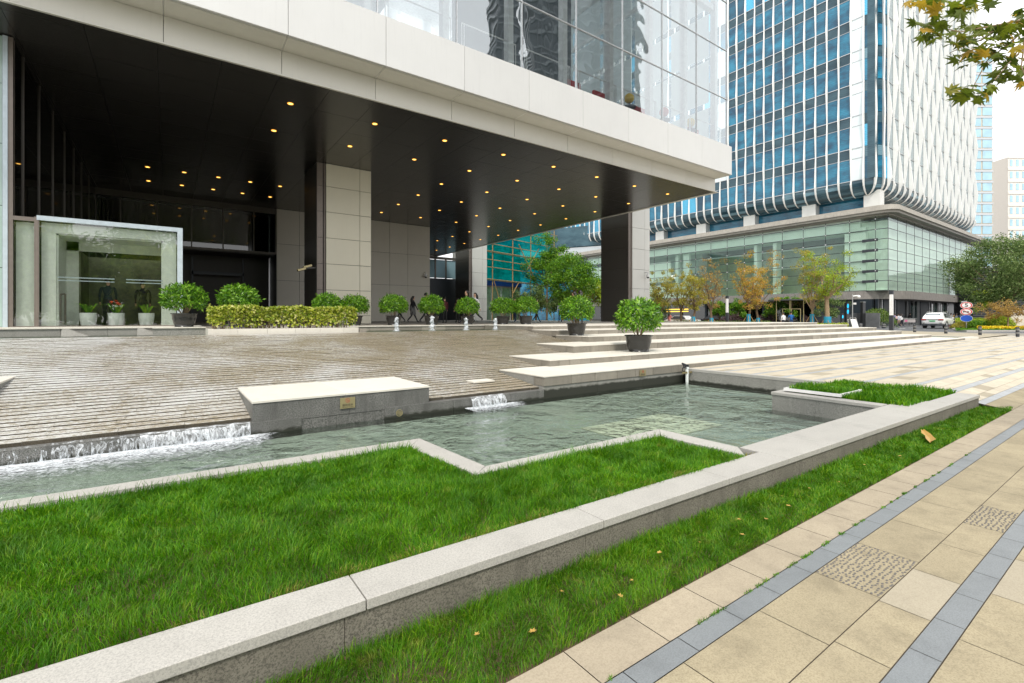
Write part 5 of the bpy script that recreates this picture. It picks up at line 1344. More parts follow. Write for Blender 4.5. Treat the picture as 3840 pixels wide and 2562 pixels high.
# ------------------------------------------------------------------ distant buildings
def slab_building(name, lab, px0, px1, Y, z0, z1, wall, wmat, cols, rows, wfrac=(.8,.6), depth=18, bandmat=None, n_parts=60):
    xa, ya = wp(px0, Y); xb, yb = wp(px1, Y); ln = math.hypot(xb-xa, yb-ya); ux, uy = (xb-xa)/ln, (yb-ya)/ln; nx2, ny2 = uy, -ux
    t = thing(name, lab, 'building', (xa,ya,0))
    def pt(u, d_, z): return (xa+ux*u+nx2*d_, ya+uy*u+ny2*d_, z)
    m = MB(); vs = [pt(0,0,z0),pt(ln,0,z0),pt(ln,-depth,z0),pt(0,-depth,z0),pt(0,0,z1),pt(ln,0,z1),pt(ln,-depth,z1),pt(0,-depth,z1)]
    m.add(vs, [(4,5,6,7),(0,1,5,4),(1,2,6,5),(2,3,7,6),(3,0,4,7)]); m.build('wall', wall, t)
    cw_, rh = ln/cols, (z1-z0)/rows; q = 0; rest = MB()
    for j in range(rows):
        for i in range(cols):
            u0 = (i+.5-wfrac[0]/2)*cw_; u1 = u0+cw_*wfrac[0]; v0 = z0+(j+.5-wfrac[1]/2)*rh; v1 = v0+rh*wfrac[1]
            w_ = MB(); w_.add([pt(u0,.06,v0),pt(u1,.06,v0),pt(u1,.06,v1),pt(u0,.06,v1)],[(0,1,2,3)])
            if q < n_parts: w_.build('window', wmat, t)
            else: rest.add(w_.v, w_.f)
            q += 1
    if rest.v: rest.build('window', wmat, t, kind='stuff')
    m = MB()
    for j in range(rows+1):
        z = z0+j*rh; vs = [pt(-.1,.15,z-.12*rh),pt(ln+.1,.15,z-.12*rh),pt(ln+.1,.15,z+.06*rh),pt(-.1,.15,z+.06*rh),pt(-.1,0,z-.12*rh),pt(ln+.1,0,z-.12*rh),pt(ln+.1,0,z+.06*rh),pt(-.1,0,z+.06*rh)]
        m.add(vs, [(0,1,2,3),(3,2,6,7),(1,0,4,5)])
    m.build('floor_band', bandmat or wall, t); return t, pt, ln
slab_building('glass_tower', 'pale blue glass tower with beige bands right of the white-finned facade', 3600, 3722, 150, 10, 84, M['beige'], M['sky_glass'], 3, 22, (.88,.74), bandmat=M['steel'], n_parts=66)
slab_building('apartment_block', 'hazy beige balcony block at the far right edge', 3780, 3990, 170, 20, 58, M['hazebeige'], M['sky_glass'], 9, 9, (.45,.55), bandmat=M['hazebeige'], n_parts=81)
slab_building('glass_tower', 'reflective glass tower behind the dark curved block beyond the portico', 1900, 2194, 120, 14, 60, M['sky_glass'], M['tglass'], 14, 12, (.85,.6), bandmat=M['steel'], n_parts=60)
slab_building('beige_tower', 'cream ribbed tower behind the right pillar', 2195, 2330, 125, 14, 60, M['beige'], M['beige'], 10, 1, (.5,.99), bandmat=M['beige'])
t = thing('office_block', 'low dark grey glass block with a pale stripe beyond the trees', 'building', (60,60,0))
xa, ya = wp(1850, 95); xb, yb = wp(2400, 82)
def strip3(name, z0, z1, mat, off=0):
    m = MB(); m.add([(xa-off,ya-off,z0),(xb-off,yb-off,z0),(xb-off,yb-off,z1),(xa-off,ya-off,z1),(xa+15,ya+15,z0),(xb+15,yb+15,z0),(xb+15,yb+15,z1),(xa+15,ya+15,z1)],[(0,1,2,3),(3,2,6,7),(1,5,6,2),(0,3,7,4)]); m.build(name, mat, t)
strip3('dark_glazing', 14.0, 17.6, M['tspandrel'], .2); strip3('pale_band', 12.6, 13.9, M['steel']); strip3('wall', 10.2, 12.6, M['charcoal']); strip3('lower_glazing', .3, 10.2, M['tglass'])

# scaffolded shop building
xs0, ys0 = wp(1822, 58); xs1, ys1 = wp(2062, 66)
t = thing('shop_building', 'shop building with a blue sign band wrapped in teal scaffold netting', 'building', (xs0,ys0,.6))
ln = math.hypot(xs1-xs0, ys1-ys0); ux, uy = (xs1-xs0)/ln, (ys1-ys0)/ln; nx3, ny3 = uy, -ux
def sp3(u, d_, z): return (xs0+ux*u+nx3*d_, ys0+uy*u+ny3*d_, z)
def sbox(m, u0, u1, d0, d1, z0, z1):
    vs = [sp3(u0,d0,z0),sp3(u1,d0,z0),sp3(u1,d1,z0),sp3(u0,d1,z0),sp3(u0,d0,z1),sp3(u1,d0,z1),sp3(u1,d1,z1),sp3(u0,d1,z1)]
    m.add(vs, [(0,3,2,1),(4,5,6,7),(0,1,5,4),(1,2,6,5),(2,3,7,6),(3,0,4,7)])
m = MB(); sbox(m,-2,6.2,-4,-.35,.5,12.5); m.build('wall', M['concrete'], t)
m = MB(); sbox(m,-2,6.2,-.35,-.1,5.1,5.9); m.build('sign_band', M['signblue'], t)
m = MB()
for q in range(5): sbox(m,-1.9+q*1.6,-.55+q*1.6,-.34,-.25,.9,4.9); sbox(m,-1.9+q*1.6,-.55+q*1.6,-.34,-.25,6.3,9.3)
m.build('window', M['glass_green'], t)
m = MB(); sbox(m,-2,6.2,-.35,-.15,10.2,11.1); m.build('upper_band', M['signblue'], t)
sc_ = thing('scaffold', 'bamboo scaffold with teal netting in front of the shop building', 'scaffold', (xs0,ys0,.6))
net = NT('teal_netting'); nn_ = net.noise(1.2, 4); cc = net.mix(net.ramp(nn_, [(.35,0),(.65,1)]), (.0,.30,.30), (.0,.50,.50)); dd_ = net.n('ShaderNodeBsdfDiffuse'); net.l(cc, dd_.inputs[0])
tt_ = net.n('ShaderNodeBsdfTranslucent'); net.l(cc, tt_.inputs[0]); tp_ = net.n('ShaderNodeBsdfTransparent'); tp_.inputs[0].default_value = (.1,.75,.75,1)
m1_ = net.n('ShaderNodeMixShader'); m1_.inputs[0].default_value = .4; net.l(dd_.outputs[0], m1_.inputs[1]); net.l(tt_.outputs[0], m1_.inputs[2])
m2_ = net.n('ShaderNodeMixShader'); m2_.inputs[0].default_value = .42; net.l(m1_.outputs[0], m2_.inputs[1]); net.l(tp_.outputs[0], m2_.inputs[2]); net.l(m2_.outputs[0], net.out.inputs[0])
LN = ln-.4
m = MB(); nu, nv = 30, 16; vs = []
for i in range(nu+1):
    for j in range(nv+1):
        u = -1.5+(LN+1.5)*i/nu; v_ = 5.6+(12.6-5.6)*j/nv
        edge = (i/nu)**6*.45*math.cos(v_*1.6)
        vs.append(sp3(u-edge, .62+.14*sin(u*2.1+v_*.7)*sin(v_*1.9), v_))
m.add(vs, [(i*(nv+1)+j,(i+1)*(nv+1)+j,(i+1)*(nv+1)+j+1,i*(nv+1)+j+1) for i in range(nu) for j in range(nv)]); m.build('netting', net.m, sc_, smooth=True)
m = MB()
us = [.15, 2.3, 4.4, 6.4, 7.3]
us = [LN*q for q in (.03,.33,.62,.90,1.03)]
for u in us:
    m.tube([sp3(u,.8,.4),sp3(u+.05,.8,13.0)],.055,6)
for k, z in enumerate((5.55,7.1,8.0,8.9,9.9,10.9,11.9,12.6)):
    m.tube([sp3(-1.6,.85,z+.15),sp3(LN*1.05+(1.2 if k < 5 else .4),.85,z-.25)],.045,6)
    if k in (0,3): m.tube([sp3(-1.6,.95,z+.25),sp3(LN*1.05+1.4,.9,z-.15)],.045,6)
m.tube([sp3(LN*.42,.9,10.4),sp3(LN*.98,.9,1.2)],.06,6); m.tube([sp3(LN*.75,.9,10.2),sp3(LN*.55,.9,7.2)],.05,6)
m.tube([sp3(.5,.9,5.6),sp3(1.3,.9,3.6)],.05,6); m.tube([sp3(LN*.42,.9,5.6),sp3(LN*.33,.9,4.2)],.05,6)
for q in range(5): m.tube([sp3(LN*.93,.8,1.0+q*.95),sp3(LN*1.06,.8,1.0+q*.95)],.03,5)
m.build('bamboo_pole', M['bamboo'], sc_)

# reflected city: dark towers behind the viewpoint
def dark_tower(lab, cx, cy, w_, d_, h_, rz, seed):
    t = thing('skyscraper', lab, 'tower', (cx,cy,0)); m = MB(); c_, s_ = cos(rz), sin(rz)
    def q(x, y): return (cx+x*c_-y*s_, cy+x*s_+y*c_)
    m.prism([q(-w_/2,-d_/2),q(w_/2,-d_/2),q(w_/2,d_/2),q(-w_/2,d_/2)], -1, h_); m.build('wall', plain('dark_tower_wall%d'%seed, (.025,.032,.042), .3), t)
    m = MB(); n_ = int(h_/3.0)
    for k in range(n_): m.prism([q(-w_/2-.3,-d_/2-.3),q(w_/2+.3,-d_/2-.3),q(w_/2+.3,d_/2+.3),q(-w_/2-.3,d_/2+.3)], k*3.0, k*3.0+.7)
    m.build('floor_band', plain('tower_band%d'%seed, (.16,.18,.19), .4), t)
    m = MB()
    for k in range(int(w_/2.2)):
        x = -w_/2+k*2.2
        for y in (-d_/2-.5, d_/2+.5): m.prism([q(x,y-.2),q(x+.35,y-.2),q(x+.35,y+.2),q(x,y+.2)], 0, h_)
    m.build('rib', plain('tower_rib%d'%seed, (.10,.11,.12), .4), t)
dark_tower('broad dark skyscraper behind the viewpoint, mirrored in the upstairs glass', 98, -85, 19, 19, 230, .5, 1)
dark_tower('second dark skyscraper behind the viewpoint, mirrored beside the first', 126, -86, 16, 18, 200, .9, 2)
dark_tower('slim dark skyscraper behind the viewpoint, mirrored left of the others', 78, -84, 6, 8, 170, .4, 3)

# ------------------------------------------------------------------ street furniture and planting beyond the steps
def cover(name, lab, poly, z, h, n_, size, mat, cat='plant', kind=None, dome=False):
    poly = np.array(poly, float); mn = poly.min(0); mx2 = poly.max(0); P = rng.random((n_*2,2))*(mx2-mn)+mn
    ins = np.zeros(len(P), bool); j = len(poly)-1
    for i in range(len(poly)):
        xi, yi = poly[i]; xj, yj = poly[j]
        ins ^= ((yi > P[:,1]) != (yj > P[:,1])) & (P[:,0] < (xj-xi)*(P[:,1]-yi)/(yj-yi+1e-12)+xi); j = i
    P = P[ins][:n_]; m_ = len(P)
    if dome:
        c = poly.mean(0); rr_ = np.linalg.norm((P-c)/((mx2-mn)/2),axis=1); top = z+h*np.sqrt(np.clip(1-rr_**2,0,1))
    else: top = z+h*(.85+.15*np.sin(P[:,0]*2.3)*np.sin(P[:,1]*1.9))
    Z = z+(top-z)*(rng.random(m_)**.35); N = np.column_stack([rng.normal(0,.5,m_)-.3, rng.normal(0,.5,m_)-.3, np.ones(m_)])
    o = leaves_np(m_, np.column_stack([P,Z]), N, size, size*.55, mat, name, None, .6)
    return tag(o, lab, cat, kind=kind)
def strip_poly(pxa, pxb, Ya, Yb): return [wp(pxa,Ya), wp(pxb,Ya), wp(pxb,Yb), wp(pxa,Yb)]
cover('ground_cover', None, strip_poly(2420,2890,40,45), .25, .62, 9000, .14, M['cover'], kind='stuff')
cover('golden_hedge', 'low yellow-green hedge around the base of the lush tree and totem', strip_poly(3062,3178,33.5,36), .25, .50, 3000, .12, M['hedge'], 'hedge')
cover('round_shrub', 'round clipped light green shrub behind the dark parking entrance wall', [(a_,b_) for a_,b_ in [(wp(3288,46)[0]+1.6*cos(k*.63),wp(3288,46)[1]+1.6*sin(k*.63)) for k in range(10)]], .3, 1.75, 3000, .14, M['cover'], 'shrub', dome=True)
cx, cy = wp(3745, 37.5); cover('round_shrub', 'rounded green and pink shrub in the bed behind the yellow flowers', [(cx+1.25*cos(k*.63),cy+1.0*sin(k*.63)) for k in range(10)], .3, 1.1, 3600, .12, M['limetree'], 'shrub', dome=True)
cx, cy = wp(3665, 38.0); cover('round_shrub', 'low dark green shrub beside the road sign post', [(cx+.95*cos(k*.63),cy+.8*sin(k*.63)) for k in range(10)], .3, .65, 1800, .12, M['greentree'], 'shrub', dome=True)
cx, cy = wp(3612, 38.6); cover('round_shrub', 'low olive shrub with pink blooms left of the sign post', [(cx+.7*cos(k*.63),cy+.8*sin(k*.63)) for k in range(10)], .3, .55, 1600, .11, M['olivetree'], 'shrub', dome=True)
cx, cy = wp(3625, 41); cover('hedge', 'flat bright green hedge behind the shrubs at the road sign', strip_poly(3585,3720,41,43), .3, .85, 2600, .14, M['limetree'], 'hedge')
cover('flower_bed', None, strip_poly(3665,4000,35.2,36.4), .30, .22, 6500, .10, M['flower'], kind='stuff')
cover('verge_grass', None, strip_poly(3585,4000,34.3,40.5), .22, .10, 8000, .10, M['grass2'], kind='stuff')
for q in range(9):
    px = 2650+q*36
for i, (px, lab) in enumerate(((2745,'dark purple mounded shrub right of the black lamp post'),(2880,'dark purple mounded shrub left of the gatehouse'),(2990,'dark purple mounded shrub right of the seated pair'))):
    cx, cy = wp(px, 46); cover('round_shrub', lab, [(cx+1.5*cos(k*.63),cy+1.2*sin(k*.63)) for k in range(10)], .3, 1.25, 2200, .13, plain('purple_leaf', (.06,.03,.03), .6), 'shrub', dome=True)
m = MB(); bed = [wp(3570,38.5), wp(3590,35.2), wp(3625,34.2), wp(4000,33.6), wp(4000,46), wp(3570,46)]; m.prism(bed, 0, .27); tag(m.build('planting_bed', M['coping']), kind='structure')
m = MB(); bed2 = [wp(3582,38.5), wp(3597,35.5), wp(3630,34.6), wp(4000,34.0), wp(4000,46), wp(3582,46)]; m.prism(bed2, .1, .285); tag(m.build('bed_soil', M['soil']), kind='structure')

def bollard(px, Y, zb_, h_, lab, r=.085):
    x, y = wp(px, Y); t = thing('bollard', lab, 'bollard', (x,y,zb_), group='black bollards along the pavement edge')
    mb = MB(); mb.lathe([(r*.95,0),(r,.02),(r,h_-.03),(r*.9,h_)],20,(x,y,zb_)); mb.build('post', M['charcoal'], t)
    mb = MB()
    for z in (.32,.42,.68,.78): mb.lathe([(r+.004,h_*z),(r+.004,h_*z+.022)],20,(x,y,zb_),cap=False)
    mb.build('pale_band', M['coping'], t)
for (px, py, Y, lab) in ((3430,1249,33.2,'striped black bollard in front of the white car\'s left rear'),(3547,1253.5,31.5,'black bollard in front of the white car\'s right wheels'),(3675,1258,30,'black bollard below the left end of the yellow flowers'),(3816,1263.5,28.5,'black bollard nearest the right edge')):
    bollard(px, Y, 1.15-(py-1192)*Y/FX, .58, lab)
for (px, py, Y, lab) in ((3227,1230,42,'black bollard in front of the dark parking wall, left one'),(3314,1231.5,41,'black bollard in front of the dark parking wall, right one')):
    bollard(px, Y, 1.15-(py-1192)*Y/FX, .42, lab, .13)
def lamp_post(px, pyb, pyt, Y, w_, lab):
    x, y = wp(px, Y); zb_ = 1.15-(pyb-1192)*Y/FX; zt = 1.15-(pyt-1192)*Y/FX; h_ = zt-zb_
    t = thing('lamp_post', lab, 'lamp post', (x,y,zb_)); mb = MB(); w2 = w_/2
    mb.box(x-w2,x+w2,y-w2,y+w2,zb_,zb_+h_*.40); mb.box(x-w2,x+w2,y-w2,y+w2,zb_+h_*.90,zt); [mb.box(x+w2*a_,x+w2*b_,y+w2*c_,y+w2*d_,zb_+h_*.4,zb_+h_*.9) for (a_,b_,c_,d_) in ((-1,-.9,.8,1),(.85,1,-1,-.8),(.85,1,.8,1),(.25,.38,-1,-.92))]; mb.build('post', M['charcoal'], t)
    mb = MB(); mb.box(x-w2*.96,x+w2*.84,y-w2*.9,y+w2*.9,zb_+h_*.4,zb_+h_*.9); mb.build('diffuser', M['white'], t)
lamp_post(3343, 1245, 1089, 29.5, .20, 'tall square black and white lamp post left of the white car')
lamp_post(2727, 1214, 1110, 34.0, .16, 'square black and white lamp post between the autumn trees')
# cctv pole
x, y = wp(3197, 38); t = thing('camera_pole', 'grey pole with two white security cameras beside the blue totem', 'camera pole', (x,y,.3))
mb = MB(); mb.tube([(x,y,.2),(x,y,3.0)],.035,8); mb.build('pole', M['steel'], t)
mb = MB(); mb.tube([(x,y,2.85),(x+.35,y-.2,2.9)],.05,8); mb.ball((x+.45,y-.26,2.82),.13,10); mb.build('dome_head', M['white'], t)
mb = MB(); mb.box(x+.02,x+.40,y-.12,y+.02,2.2,2.34); mb.build('camera_head', M['white'], t)
# blue-lit totem and terminal
x, y = wp(3175, 37); t = thing('sign_totem', 'tall black totem with glowing blue parking symbols', 'sign', (x,y,.3))
mb = MB(); mb.box(x-.22,x+.22,y-.08,y+.08,.2,2.30); mb.build('body', M['black'], t)
mb = MB(); yy_ = y-.085
for zc_ in (2.05,1.62): mb.tube([(x+.13*cos(k*.4),yy_,zc_+.15*sin(k*.4)) for k in range(17)],.016,5)
mb.tube([(x-.03,yy_,1.52),(x-.03,yy_,1.72),(x+.05,yy_,1.71),(x+.06,yy_,1.64),(x-.02,yy_,1.62)],.014,5)
mb.tube([(x-.06,yy_,1.97),(x,yy_,2.12),(x+.06,yy_,1.97)],.014,5)
mb.build('lit_symbol', M['screen'], t)
mb = MB()
for a_ in (-.08,.05):
    for z_ in (.78,.62,.94): mb.box(x+a_,x+a_+.07,y-.088,y-.081,z_,z_+.10)
mb.build('white_marks', M['white'], t)
x, y = wp(3158, 37.5); t = thing('ticket_terminal', 'dark parking terminal with a small blue screen left of the totem', 'terminal', (x,y,.3))
mb = MB(); mb.box(x-.22,x-.14,y-.05,y+.05,.2,1.5); mb.box(x-.14,x+.16,y-.04,y+.04,1.0,1.5); mb.build('body', M['charcoal'], t)
mb = MB(); mb.box(x-.10,x+.10,y-.047,y-.042,1.12,1.34); mb.build('screen', M['screen'], t)
# parking entrance walls
t = thing('parking_wall', 'dark grey slab wall of the underground parking entrance', 'wall', (wp(3240,44)[0],wp(3240,44)[1],.25))
pa, pb2 = wp(3210,44), wp(3299,43); 
mb = MB(); mb.prism([pa,pb2,(pb2[0]+.6,pb2[1]+.6),(pa[0]+.6,pa[1]+.6)],.1,1.58); mb.build('wall_slab', plain('dark_slate', (.085,.09,.095), .6, var=.3, scale=1.2), t)
mb = MB()
for (q0, q1) in ((.33,.34),(.995,1.02)):
    p0 = (pa[0]+(pb2[0]-pa[0])*q0,pa[1]+(pb2[1]-pa[1])*q0-.03); mb.box(p0[0],p0[0]+.03,p0[1],p0[1]+.05,.2,1.56)
mb.build('joint', M['steel'], t)
pa, pb2 = wp(3095,48), wp(3205,47); t = thing('parking_wall', 'long darker wall behind the totem and young trees', 'wall', (pa[0],pa[1],.25)); mb = MB(); mb.prism([pa,pb2,(pb2[0]+.5,pb2[1]+.5),(pa[0]+.5,pa[1]+.5)],.1,1.45); mb.build('wall_slab', plain('dark_slate2', (.06,.065,.07), .6), t)
x, y = wp(3286,42.5); t = thing('control_cabinet', 'black cabinet standing above the parking wall before the round shrub', 'cabinet', (x,y,.3)); mb = MB(); mb.box(x-.32,x+.32,y+.9,y+1.1,.3,2.55); mb.build('body', M['black'], t, bevel=.01); mb = MB(); mb.box(x-.33,x+.33,y+.88,y+1.12,2.55,2.59); mb.build('cap', M['steel'], t)
# A-board
x, y = wp(3195, 34); t = thing('notice_board', 'blank white A-frame board at the foot of the parking wall', 'board', (x,y,.3)); zb_ = 1.15-(1228-1192)*34/FX
mb = MB(); mb.add([(x-.30,y-.15,zb_),(x+.24,y-.32,zb_),(x+.30,y-.12,zb_+.58),(x-.24,y+.05,zb_+.58)],[(0,1,2,3)]); mb.build('face', M['white'], t)
mb = MB(); mb.tube([(x-.32,y-.15,zb_-.02),(x-.25,y+.05,zb_+.68),(x+.31,y-.12,zb_+.68),(x+.25,y-.32,zb_-.02)],.022,6); mb.tube([(x-.10,y+.4,zb_-.02),(x-.25,y+.05,zb_+.66)],.02,6); mb.tube([(x+.46,y+.2,zb_-.02),(x+.31,y-.12,zb_+.66)],.02,6); mb.build('frame', M['steel'], t)
# gatehouse
xg, yg = wp(2910, 44); t = thing('gatehouse', 'small glazed gatehouse with a flat roof among the young trees', 'kiosk', (xg,yg,.3))
xg2, yg2 = wp(3015, 43)
dxg, dyg = xg2-xg, yg2-yg; Lg = math.hypot(dxg,dyg); ug = (dxg/Lg,dyg/Lg); ng = (-ug[1],ug[0])
def gbox(m, u0,u1,d0,d1,z0,z1):
    q = lambda u,d_: (xg+ug[0]*u+ng[0]*d_, yg+ug[1]*u+ng[1]*d_); m.prism([q(u0,d0),q(u1,d0),q(u1,d1),q(u0,d1)], z0, z1)
m = MB(); gbox(m,-.6,Lg+.6,-.5,2.6,2.72,2.82); m.build('roof', M['louvre'], t)
m = MB(); 
for u in (0,Lg*.48,Lg*.52,Lg-.06): gbox(m,u,u+.06,0,.06,.2,2.72)
gbox(m,.5,.56,.0,.05,.2,1.95); gbox(m,1.2,1.25,0,.05,.2,1.95); gbox(m,1.9,1.96,0,.05,.2,1.95); gbox(m,.5,1.96,0,.05,1.92,1.98); m.build('frame', M['brass'], t)
m = MB(); gbox(m,0,Lg,.02,.03,.6,2.7); m.build('glazing', M['glass_dark'], t)
m = MB(); gbox(m,0,Lg,2.2,2.3,.2,2.72); gbox(m,0,Lg,.0,.5,.2,.6); m.build('rear_wall', M['charcoal'], t)
# dark podium-front shop level behind the trees (yellow lit strip)
x, y = wp(2500,50); t = thing('menu_sign', 'row of small yellow lit signs behind the first autumn trees', 'sign', (x,y,1.5))
m = MB()
for q in range(2): m.box(x,x+.1,y-2.5,y+2.0,1.75+q*.22,1.83+q*.22)
m.build('lit_strip', emis('yellow_sign', (1,.6,.08), 1.2), t)
# white wall far right
pa, pb2 = wp(3790,37), wp(3990,36.5); t = thing('stone_sign_wall', 'plain cream stone wall at the right edge behind the flower bed', 'wall', (pa[0],pa[1],.3)); m = MB(); m.prism([pa,pb2,(pb2[0]+.4,pb2[1]+.4),(pa[0]+.4,pa[1]+.4)],.3,1.72); m.build('slab', plain('cream_stone', (.62,.58,.50), .6), t)

# road sign post
Ys = 38.0; xq, yq = wp(3624, Ys); t = thing('road_sign', 'post with a 5 speed limit, a no-horn sign and a plain blue disc', 'road sign', (xq,yq,.3))
to_cam = Vector((-xq,-yq,0)).normalized(); rt = Vector((-to_cam.y, to_cam.x, 0))
m = MB(); m.tube([(xq,yq,.2),(xq,yq,2.45)],.035,8); m.build('post', M['steel'], t)
def disc(cx_, cz_, r, off, mat, name, parent, ry=1.0):
    m = MB(); c0 = Vector((xq,yq,0))+rt*cx_+to_cam*off; n_=28
    ring = [(c0.x+rt.x*r*cos(2*pi*k/n_), c0.y+rt.y*r*cos(2*pi*k/n_), cz_+r*ry*sin(2*pi*k/n_)) for k in range(n_)]
    bk = [(p[0]-to_cam.x*.012,p[1]-to_cam.y*.012,p[2]) for p in ring]
    m.add(ring+bk, [tuple(range(n_))]+[(k,(k+1)%n_,n_+(k+1)%n_,n_+k) for k in range(n_)]); return m.build(name, mat, parent)
zc = [1.15-(y_-1192)*Ys/FX for y_ in (1145.5,1169.5,1194)]
for q, z in enumerate(zc[:2]):
    dk = disc(0, z, .365, .05, M['white'], 'sign_disc', t, .74)
    disc(0, z, .335, .055, plain('sign_red', (.65,.03,.03), .4), 'red_ring', t, .74); disc(0, z, .265, .06, M['white'], 'white_face', t, .74)
disc(0, zc[2], .365, .05, M['white'], 'sign_disc', t, .74); disc(0, zc[2], .345, .055, M['blue'], 'blue_face', t, .74)
def text_at(body, size, c, mat, parent, name='lettering'):
    cu = bpy.data.curves.new('t','FONT'); cu.body = body; cu.size = size*S; cu.align_x = 'CENTER'; cu.align_y = 'CENTER'; cu.extrude = .001; cu.offset = .008*S
    ob = bpy.data.objects.new('t', cu); link(ob); me = bpy.data.meshes.new_from_object(ob.evaluated_get(bpy.context.evaluated_depsgraph_get())); bpy.data.objects.remove(ob)
    o = bpy.data.objects.new(name, me); me.materials.clear(); me.materials.append(mat); link(o); o.parent = parent
    o.rotation_euler = (R(90),0,math.atan2(rt.y, rt.x)); o.location = Vector(c)*S-parent.location; return o
c_ = Vector((xq,yq,zc[0]))+to_cam*.065; text_at('5', .42, c_, M['text'], t)
m = MB(); c_ = Vector((xq,yq,zc[1]))+to_cam*.066
def hp(a_, b_): return tuple(c_+rt*a_+Vector((0,0,b_)))
m.add([hp(-.20,.07),hp(-.20,-.07),hp(-.12,-.03),hp(.14,-.03),hp(.14,.03),hp(-.12,.03)],[(0,1,2,5),(5,2,3,4)]); m.tube([tuple(c_+rt*(.08+.07*cos(k*.7))+Vector((0,0,-.02+.045*sin(k*.7)))) for k in range(10)],.014,5); m.build('horn_symbol', M['text'], t)
m = MB(); c_ = Vector((xq,yq,zc[1]))+to_cam*.07; m.tube([hp(-.19,.15),hp(.19,-.15)],.016,5); m.build('red_slash', M['red'], t)
m = MB(); c_ = Vector((xq,yq,2.42)); m.add([hp(-.32,-.05),hp(.0,.02),hp(.02,.07),hp(-.28,.03)],[(0,1,2,3)]); m.build('small_arm', M['steel'], t)

# barrier rail, cones
pa, pb2 = wp(3385,52), wp(3440,51.5); t = thing('barrier', 'grey metal crowd barrier with a small banner left of the white car', 'barrier', (pa[0],pa[1],.25))
m = MB(); q = lambda u: (pa[0]+(pb2[0]-pa[0])*u, pa[1]+(pb2[1]-pa[1])*u)
m.tube([(*q(0),.35),(*q(0),1.08),(*q(1),1.08),(*q(1),.35),(*q(0),.35)],.025,6)
for k in range(1,12): m.tube([(*q(k/12),.35),(*q(k/12),1.08)],.014,5)
m.build('rail_frame', M['steel'], t)
m = MB(); p0, p1 = q(.05), q(.85); m.add([(p0[0]-.04,p0[1]-.04,.66),(p1[0]-.04,p1[1]-.04,.66),(p1[0]-.04,p1[1]-.04,.98),(p0[0]-.04,p0[1]-.04,.98)],[(0,1,2,3)]); m.build('banner', plain('banner_cloth', (.45,.42,.42), .7), t)
m = MB(); p0, p1 = q(.12), q(.3); m.add([(p0[0]-.05,p0[1]-.05,.72),(p1[0]-.05,p1[1]-.05,.72),(p1[0]-.05,p1[1]-.05,.92),(p0[0]-.05,p0[1]-.05,.92)],[(0,1,2,3)]); m.build('banner_mark', plain('banner_pink', (.6,.15,.3), .6), t)
for (px, Y, lab, h_) in ((3564,50,'orange and white traffic cone just right of the white car',.6),(3584,49,'taller orange and white traffic cone beside the flower bed',.85)):
    x, y = wp(px, Y); t = thing('traffic_cone', lab, 'cone', (x,y,.25)); m = MB(); m.lathe([(.19,.03),(.13,.03+h_*.33)],16,(x,y,.25),cap=False); m.lathe([(.10,.03+h_*.5),(.06,.03+h_*.72)],16,(x,y,.25),cap=False); m.lathe([(.035,.03+h_*.85),(.025,h_)],16,(x,y,.25)); m.build('cone_body', plain('cone_orange', (.75,.12,.04), .5), t)
    m = MB(); m.lathe([(.13,.03+h_*.33),(.10,.03+h_*.5)],16,(x,y,.25),cap=False); m.lathe([(.06,.03+h_*.72),(.035,.03+h_*.85)],16,(x,y,.25),cap=False); m.build('white_band', M['white'], t)
    m = MB(); m.box(x-.22,x+.22,y-.22,y+.22,.25,.28); m.build('base', M['black'], t)

